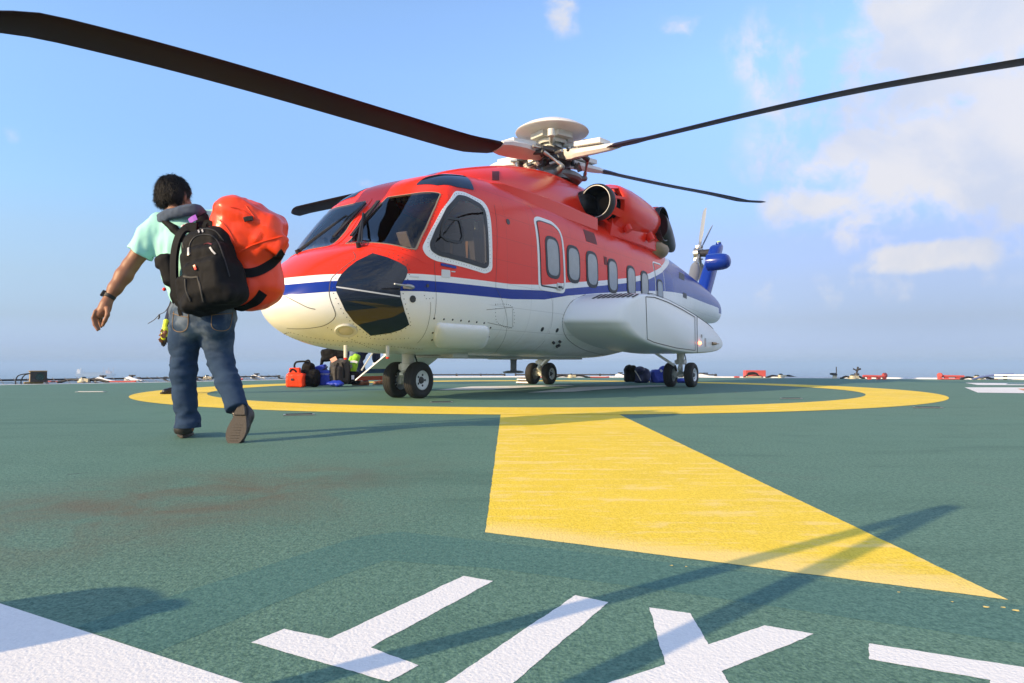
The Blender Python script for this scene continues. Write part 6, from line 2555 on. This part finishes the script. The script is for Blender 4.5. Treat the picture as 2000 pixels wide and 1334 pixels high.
NL = [((-12.9, 10.6), (-11.15, 14.9), 4, 'safety net on the far left edge, ahead of the olive floodlight'), ((-11.15, 14.9), (-8.9, 17.0), 3, 'safety net section behind the olive floodlight'),
      ((-8.9, 17.0), (-6.2, 20.4), 5, 'safety net section seen behind the walking man'), ((-6.2, 20.4), (-3.4, 22.6), 4, 'safety net section seen behind the luggage row'),
      ((-3.4, 22.6), (0, 23.3), 4, 'safety net section seen behind the nose wheels'), ((0, 23.3), (7, 22.6), 7, 'long safety net section seen under the helicopter belly')]
for q in NL:
    safety_net(*q)

# olive floodlight at the left
c = G(66, 750)
fr = empty('floodlight', c)
tag(fr, 'olive box floodlight with dark round lens on the left deck edge', 'floodlight')
rz = R(38)
q = rotm(rz=rz)
mb = MB()
mb.box(c + Vector((0, .12, .165)), (.30, .40, .235), q)
mb.box(c + Vector((0, .12, .29)), (.34, .44, .02), q)
mb.box(c + q @ Vector((0, .12, .025)), (.36, .16, .05), q)
under(mb.build('housing', m_olive, None, bevel=.01), fr)
mb = MB()
fx = q @ Vector((.155, -.0, 0)) + c + Vector((0, .12, .165))
mb.box(fx, (.02, .40, .235), q)
mb.box(c + Vector((0, .12, .165)) + q @ Vector((0, -.205, 0)), (.30, .02, .235), q)
gr = mb.build('front_panel', m_post, None, bevel=.004)
under(gr, fr)
mb = MB()
for cc, nn_ in ((c + Vector((0, .12, .165)) + q @ Vector((.03, -.216, .0)), q @ Vector((0, -1, 0))),):
    mb.lathe(cc, nn_, [(0, .085), (.02, .085), (.02, .07), (.006, .06), (.003, .001)], 24)
subpart(mb.build('lens', mat('lens_green', (.02, .05, .05), .08), None), gr, fr)
mb = MB()
for k in range(2):
    w0 = c + q @ Vector((-.15 - .1 * k, -.1, 0))
    mb.tube(spline([w0 + Vector((.10 + .1 * k, 0, .24)), w0 + Vector((0, -.05, .20)), w0 + Vector((-.05, -.08, .08)), w0 + Vector((-.04, -.08, -.02))], 4), .012, 6)
under(mb.build('cable', m_black, None), fr)


def deck_light(c, label, sp=1.0, red=True, sc=1.0):
    root = empty('deck_light', c)
    tag(root, label, 'deck light', 'perimeter deck lights')
    c = Vector(c)
    mb = MB()
    mb.lathe(c, (0, 0, 1), [(0, .13 * sc), (.03, .13 * sc), (.05, .10 * sc), (.09, .095 * sc), (.10, .07 * sc)], 20)
    mb.box(c + Vector((.10 * sc, -.02, .05)), (.12 * sc, .12, .09))
    b_ = mb.build('base', m_brass, None, bevel=.004)
    under(b_, root)
    mb = MB()
    mb.lathe(c + Vector((0, 0, .10)), (0, 0, 1), [(0, .066 * sc), (.025, .06 * sc), (.04, .035 * sc), (.042, .001)], 16)
    under(mb.build('lens', mat('lens_dark', (.03, .04, .03), .1) if 'lens_dark' not in bpy.data.materials else bpy.data.materials['lens_dark'], None), root)
    for e in (-1, 1):
        mb = MB()
        mb.tube(spline([c + Vector((.10 * e, 0, .05)), c + Vector((.32 * e * sp, .02, .07)), c + Vector((.55 * e * sp, .0, .02)), c + Vector((.62 * e * sp, 0, .015))], 4), [.028] * 4 + [.032] * 4 + [.03] * 5, 8)
        under(mb.build('conduit', m_black, None), root)
        if red:
            mb = MB()
            mb.tube([c + Vector((.58 * e * sp, 0, .02)), c + Vector((1.15 * e * sp, .05, .018)), c + Vector((1.25 * e * sp, .05, .03))], .020, 8)
            under(mb.build('red_sleeve', m_pink, None), root)
    return root


deck_light(G(163, 747), 'deck light with red sleeves right of the olive floodlight')
deck_light(G(404, 742), 'deck light with red sleeves seen between the walking man and the red bag', .8)
deck_light(G(1115, 738), 'deck light seen under the belly right of the far main wheel', 1.0)
deck_light(G(1525, 738), 'deck light beside the red cabinet on the far edge', .8, False)
deck_light(G(1665, 740), 'deck light at the foot of the right-hand water monitor', .6, False)
deck_light(G(1908, 741.5), 'deck light at the inner end of the long red pipe on the right', .8)


def cleat(c, label, L=.45):
    root = empty('edge_cleat', c)
    tag(root, label, 'cleat', 'white cleats along the deck edge')
    c = Vector(c)
    mb = MB()
    mb.rings([[c + Vector((L * a, w_ * .08, .012 + z)) for w_, z in ((-1, 0), (-.6, hh_), (.6, hh_), (1, 0))] for a, hh_ in ((-.5, .08), (-.25, .12), (.1, .06), (.5, .02))])
    under(mb.build('plate', m_white, None, bevel=.006), root)
    mb = MB()
    mb.cyl(c + Vector((-.12 * L, 0, .10)), c + Vector((-.12 * L, 0, .17)), .03, n=10)
    mb.tube([c + Vector((-.3 * L, .0, .15)), c + Vector((.06 * L, 0, .15))], .02, 8)
    under(mb.build('pin', m_dark, None), root)


cleat(G(205, 746), 'white deck-edge cleat right of the first deck light')
cleat(G(262, 745), 'white deck-edge cleat just left of the walking man')
cleat(G(505, 740), 'white deck-edge cleat seen just right of the walking man')
cleat(G(1215, 737), 'white deck-edge cleat seen left of the black kit bag')
cleat(G(1380, 738), 'white deck-edge cleat just right of the port main wheels', .8)

# red cabinet, water monitors and low red pipes on the far right
c = G(1476, 738)
r_ = empty('hose_cabinet', c)
tag(r_, 'square red hose cabinet on the far deck edge right of the tail', 'cabinet')
mb = MB()
mb.box(c + Vector((.03, .2, .125)), (.66, .25, .24))
under(mb.build('box', m_pink, None, bevel=.008), r_)
mb = MB()
for k in range(3):
    mb.tube(spline([c + Vector((-.42 + .06 * k, -.05, .02)), c + Vector((-.26, -.08, .10 + .03 * k)), c + Vector((-.02, -.08, .12 + .02 * k)), c + Vector((.10, -.06, .03))], 4), .018, 6)
under(mb.build('hose', m_black, None), r_)
mb = MB()
mb.box(c + Vector((-.1, -.05, .03)), (.5, .12, .05))
mb.box(c + Vector((-.62, -.02, .03)), (.16, .08, .05), m=1)
under(mb.build('valve', [m_brass, m_pink], None, bevel=.006), r_)
for px, lab in ((1630, 'left of the two small black water monitors on the far right edge'), (1673, 'right-hand black water monitor with forked nozzle beside the red pipe')):
    c = G(px, 739)
    r_ = empty('water_monitor', c)
    tag(r_, lab, 'water monitor', 'water monitors on the far edge')
    mb = MB()
    mb.cyl(c, c + Vector((0, 0, .10)), .07, .05, 12)
    mb.cyl(c + Vector((0, 0, .10)), c + Vector((0, 0, .16)), .09, .07, 12, m=1)
    under(mb.build('pedestal', [m_brass, m_post], None), r_)
    mb = MB()
    if px < 1650:
        mb.tube([c + Vector((.06, 0, .05)), c + Vector((.06, 0, .36))], .014, 6)
        mb.box(c + Vector((-.05, 0, .14)), (.16, .08, .06))
    else:
        mb.tube([c + Vector((0, 0, .14)), c + Vector((.03, 0, .26)), c + Vector((.13, 0, .30))], .03, 8)
        mb.tube([c + Vector((.02, 0, .24)), c + Vector((-.10, 0, .30))], .022, 8)
        mb.tube([c + Vector((.03, 0, .26)), c + Vector((.05, 0, .36))], .03, 8)
    under(mb.build('nozzle', m_post, None), r_)
for x0, x1, e, lab in ((1680, 1732, 1, 'short low red pipe with end plate right of the water monitors'), (1827, 1890, -1, 'longer low red pipe with end plate near the right frame edge')):
    a, b_ = G(x0, 741), G(x1, 741.5)
    a.y = b_.y = (a.y + b_.y) / 2
    a.z = b_.z = 0
    r_ = empty('fire_pipe', a.lerp(b_, .5))
    tag(r_, lab, 'pipe', 'low red fire pipes on the deck edge')
    mb = MB()
    mb.tube([a + Vector((0, 0, .10)), b_ + Vector((0, 0, .085))], .036, 10)
    mb.box(a.lerp(b_, .3) + Vector((0, 0, .03)), (.08, .1, .06))
    mb.box(a.lerp(b_, .75) + Vector((0, 0, .03)), (.08, .1, .06))
    under(mb.build('pipe', m_pink, None), r_)
    en = b_ if e > 0 else a
    mb = MB()
    mb.cyl(en + Vector((0, -.02, .12)), en + Vector((.05, .0, .12)), .075, .075, 16)
    mb.box(en + Vector((.02, 0, .05)), (.06, .12, .1))
    under(mb.build('end_plate', m_pink, None), r_)
c = G(1985, 742)
r_ = empty('gutter_rail', c)
tag(r_, 'white double pipe rail on the deck edge at the right frame edge', 'rail')
mb = MB()
for z in (.05, .13):
    mb.tube([c + Vector((-.55, .1, z)), c + Vector((2.5, -1.8, z))], .026, 8)
under(mb.build('pipe', m_white, None), r_)
for k in range(4):
    q_ = c + Vector((-.3, 0, 0)).lerp(Vector((2.3, -1.7, 0)), k / 3)
    mb = MB()
    mb.box(q_ + Vector((0, .02, .07)), (.05, .09, .14))
    under(mb.build('clamp', m_dark, None), r_)
mb = MB()
mb.tube(spline([c + Vector((-1.1, .2, .02)), c + Vector((-.8, .2, .09)), c + Vector((-.35, .15, .15)), c + Vector((0, .1, .16))], 4), .03, 6)
under(mb.build('blue_hose', mat('hose_blue', (.12, .16, .34), .6), None), r_)
# white raised gutter along the far right edge
mb = MB()
rgs = []
E_ = [(-3.4, 22.6), (0, 23.3), (7, 22.6), (9.6, 21.9), (14.5, 19.4), (19, 15.6), (21, 8)]
for x, y in E_:
    d = (Vector((x, y)) - Vector((1.5, 10))).normalized()
    rgs.append([Vector((x + d.x * a, y + d.y * a, z)) for a, z in ((.0, -.2), (.0, .035), (.45, .035), (.45, -.2))])
mb.rings(rgs)
tag(mb.build('deck_gutter', m_edge), kind='structure')

# recessed tie-down fittings in the deck
for k, (px, py, ang, lab) in enumerate([(584, 811, .3, 'steel tie-down slot in the deck right of the walking man'), (862, 786, .3, 'steel tie-down slot inside the yellow ring beside the nose wheels'), (178, 766, .05, 'pale tie-down slot on the left of the deck near the yellow ring'),
                                          (1812, 797, -.1, 'tie-down slot outside the right end of the yellow ring'), (1545, 779, -.1, 'tie-down slot inside the right end of the yellow ring')]):
    c = G(px, py)
    r_ = empty('tie_down', c)
    tag(r_, lab, 'tie-down', 'tie-down slots in the deck')
    q = rotm(rz=ang)
    L = .26 if k != 2 else .45
    mb = MB()
    mb.box(c + Vector((0, 0, .006)), (L, .09, .008), q)
    under(mb.build('frame', m_steel, None), r_)
    mb = MB()
    mb.box(c + Vector((0, 0, .012)), (L * .85, .045, .006), q)
    under(mb.build('slot', m_gasket if k != 2 else m_silver, None), r_)

# flakes and drips of yellow paint below the arrow
for px, py, r__ in [(1312, 1105, .006), (1340, 1107, .0045), (1755, 1157, .005), (1925, 1186, .009), (1960, 1187, .007), (1985, 1193, .010), (1860, 1176, .004)]:
    c = G(px, py)
    r__ *= .6
    sheet('paint_drip', [(c.x + r__ * (1 + .4 * math.sin(3 * a + px)) * math.cos(a), c.y + r__ * .8 * math.sin(a)) for a in np.arange(10) * math.pi / 5], 0.0009, M_YELLOW)

# handrail hoop of the exit stair and an unseen drum added as shadow caster, both just outside the frame, whose shadows fall across the lettering
hr = empty('handrail', (-.92, .55, 0))
tag(hr, 'narrow steel handrail hoop of the exit stair at the deck corner', 'handrail')
tip = Vector((1.37, 2.16, 0))
sh_ = Vector((.827, .563, 0))
kH = math.tan(SUN_EL)
bA, bB = Vector((-.95, .52, 0)), Vector((-.60, .32, 0))
hgt = 1.02
top = tip - sh_ * (hgt / kH)
mb = MB()
A1 = top + Vector((0, 0, hgt))
up1 = [bA, bA.lerp(A1, .45) + Vector((0, 0, .01)), bA.lerp(A1, .85), A1 + Vector((0, 0, .0)), bB.lerp(A1, .88), bB.lerp(A1, .45), bB]
mb.tube(spline(up1, 5), .024, 10)
under(mb.build('hoop', m_yel if False else m_steel, None), hr)
mb = MB()
mb.cyl(bA, bA + Vector((0, 0, .015)), .07, n=16)
under(mb.build('foot', m_steel, None), hr)
mb = MB()
mb.cyl(bB, bB + Vector((0, 0, .015)), .07, n=16)
under(mb.build('foot', m_steel, None), hr)
c = Vector((-1.60, .70, 0))
fd = empty('shadow_drum', c)
tag(fd, 'unseen red drum added at the deck corner to cast a shadow', 'drum')
mb = MB()
mb.lathe(c, (0, 0, 1), [(0, .01), (0, .135), (.02, .145), (.12, .14), (.13, .147), (.24, .14), (.25, .147), (.36, .14), (.38, .135), (.38, .01)], 36)
under(mb.build('barrel', m_red, None), fd)
mb = MB()
mb.cyl(c + Vector((.1, 0, .38)), c + Vector((.1, 0, .40)), .035, n=14)
under(mb.build('bung', m_steel, None), fd)

# ------------------------------------------------------------------ far offshore vessel in the haze
D_ = 1500.0
X0 = lambda px: (px - 1000) / FPX * D_
vs = empty('offshore_vessel', (X0(188), D_, SEA_Z))
tag(vs, 'distant hazy production vessel with pale deckhouse on the sea at left', 'ship')
m_hull = mat('ship_hull', (.20, .25, .30), .6)
m_sup = mat('ship_white', (.8, .76, .68), .5)
mb = MB()
rgs = []
for x, w_, zb in ((X0(150), 3, 3), (X0(153), 8, 0), (X0(200), 8, 0), (X0(220), 7, 0), (X0(226), 2, 2)):
    rgs.append([Vector((x, D_ + a * w_, SEA_Z + z)) for a, z in ((-1, 5.5), (-1, zb), (1, zb), (1, 5.5))])
mb.rings(rgs)
under(mb.build('hull', m_hull, None), vs)
mb = MB()
mb.box((X0(157.5), D_, SEA_Z + 9.5), (8, 12, 8))
mb.box((X0(156), D_, SEA_Z + 14), (5, 9, 2))
mb.cyl((X0(159), D_, SEA_Z + 13), (X0(159), D_, SEA_Z + 18), 1, n=10)
under(mb.build('deckhouse', m_sup, None), vs)
mb = MB()
for k in range(9):
    mb.box((X0(166 + 4.2 * k), D_, SEA_Z + 6.8), (3.2, 8, 2.0 + (k % 3) * .8))
under(mb.build('topside_module', m_hull, None), vs)
mb = MB()
mb.box((X0(211), D_, SEA_Z + 9), (5, 8, 7))
mb.box((X0(216), D_, SEA_Z + 8), (4, 8, 5))
for px in (203, 213, 222):
    mb.tube([(X0(px), D_, SEA_Z + 5), (X0(px), D_, SEA_Z + 19)], .5, 6)
under(mb.build('process_tower', mat('ship_ochre', (.55, .36, .24), .6), None), vs)

# ------------------------------------------------------------------ humid sea haze
HZ = 7000.0
mb = MB()
mb.box((0, HZ * .6, (SEA_Z - 1 + 9.0) / 2), (2 * HZ, 2 * HZ, 9.0 - SEA_Z + 1))
hzo = mb.build('haze', bpy.data.materials.new('haze_air'))
tag(hzo, kind='stuff')
hm = hzo.data.materials[0]
hm.use_nodes = True
t = NT(hm.node_tree)
pv = t.n('ShaderNodeVolumePrincipled', {'Color': (0.42, 0.59, 0.81, 1), 'Density': 0.0007, 'Anisotropy': 0.0})
t.n('ShaderNodeOutputMaterial', {'Volume': pv.outputs[0]})
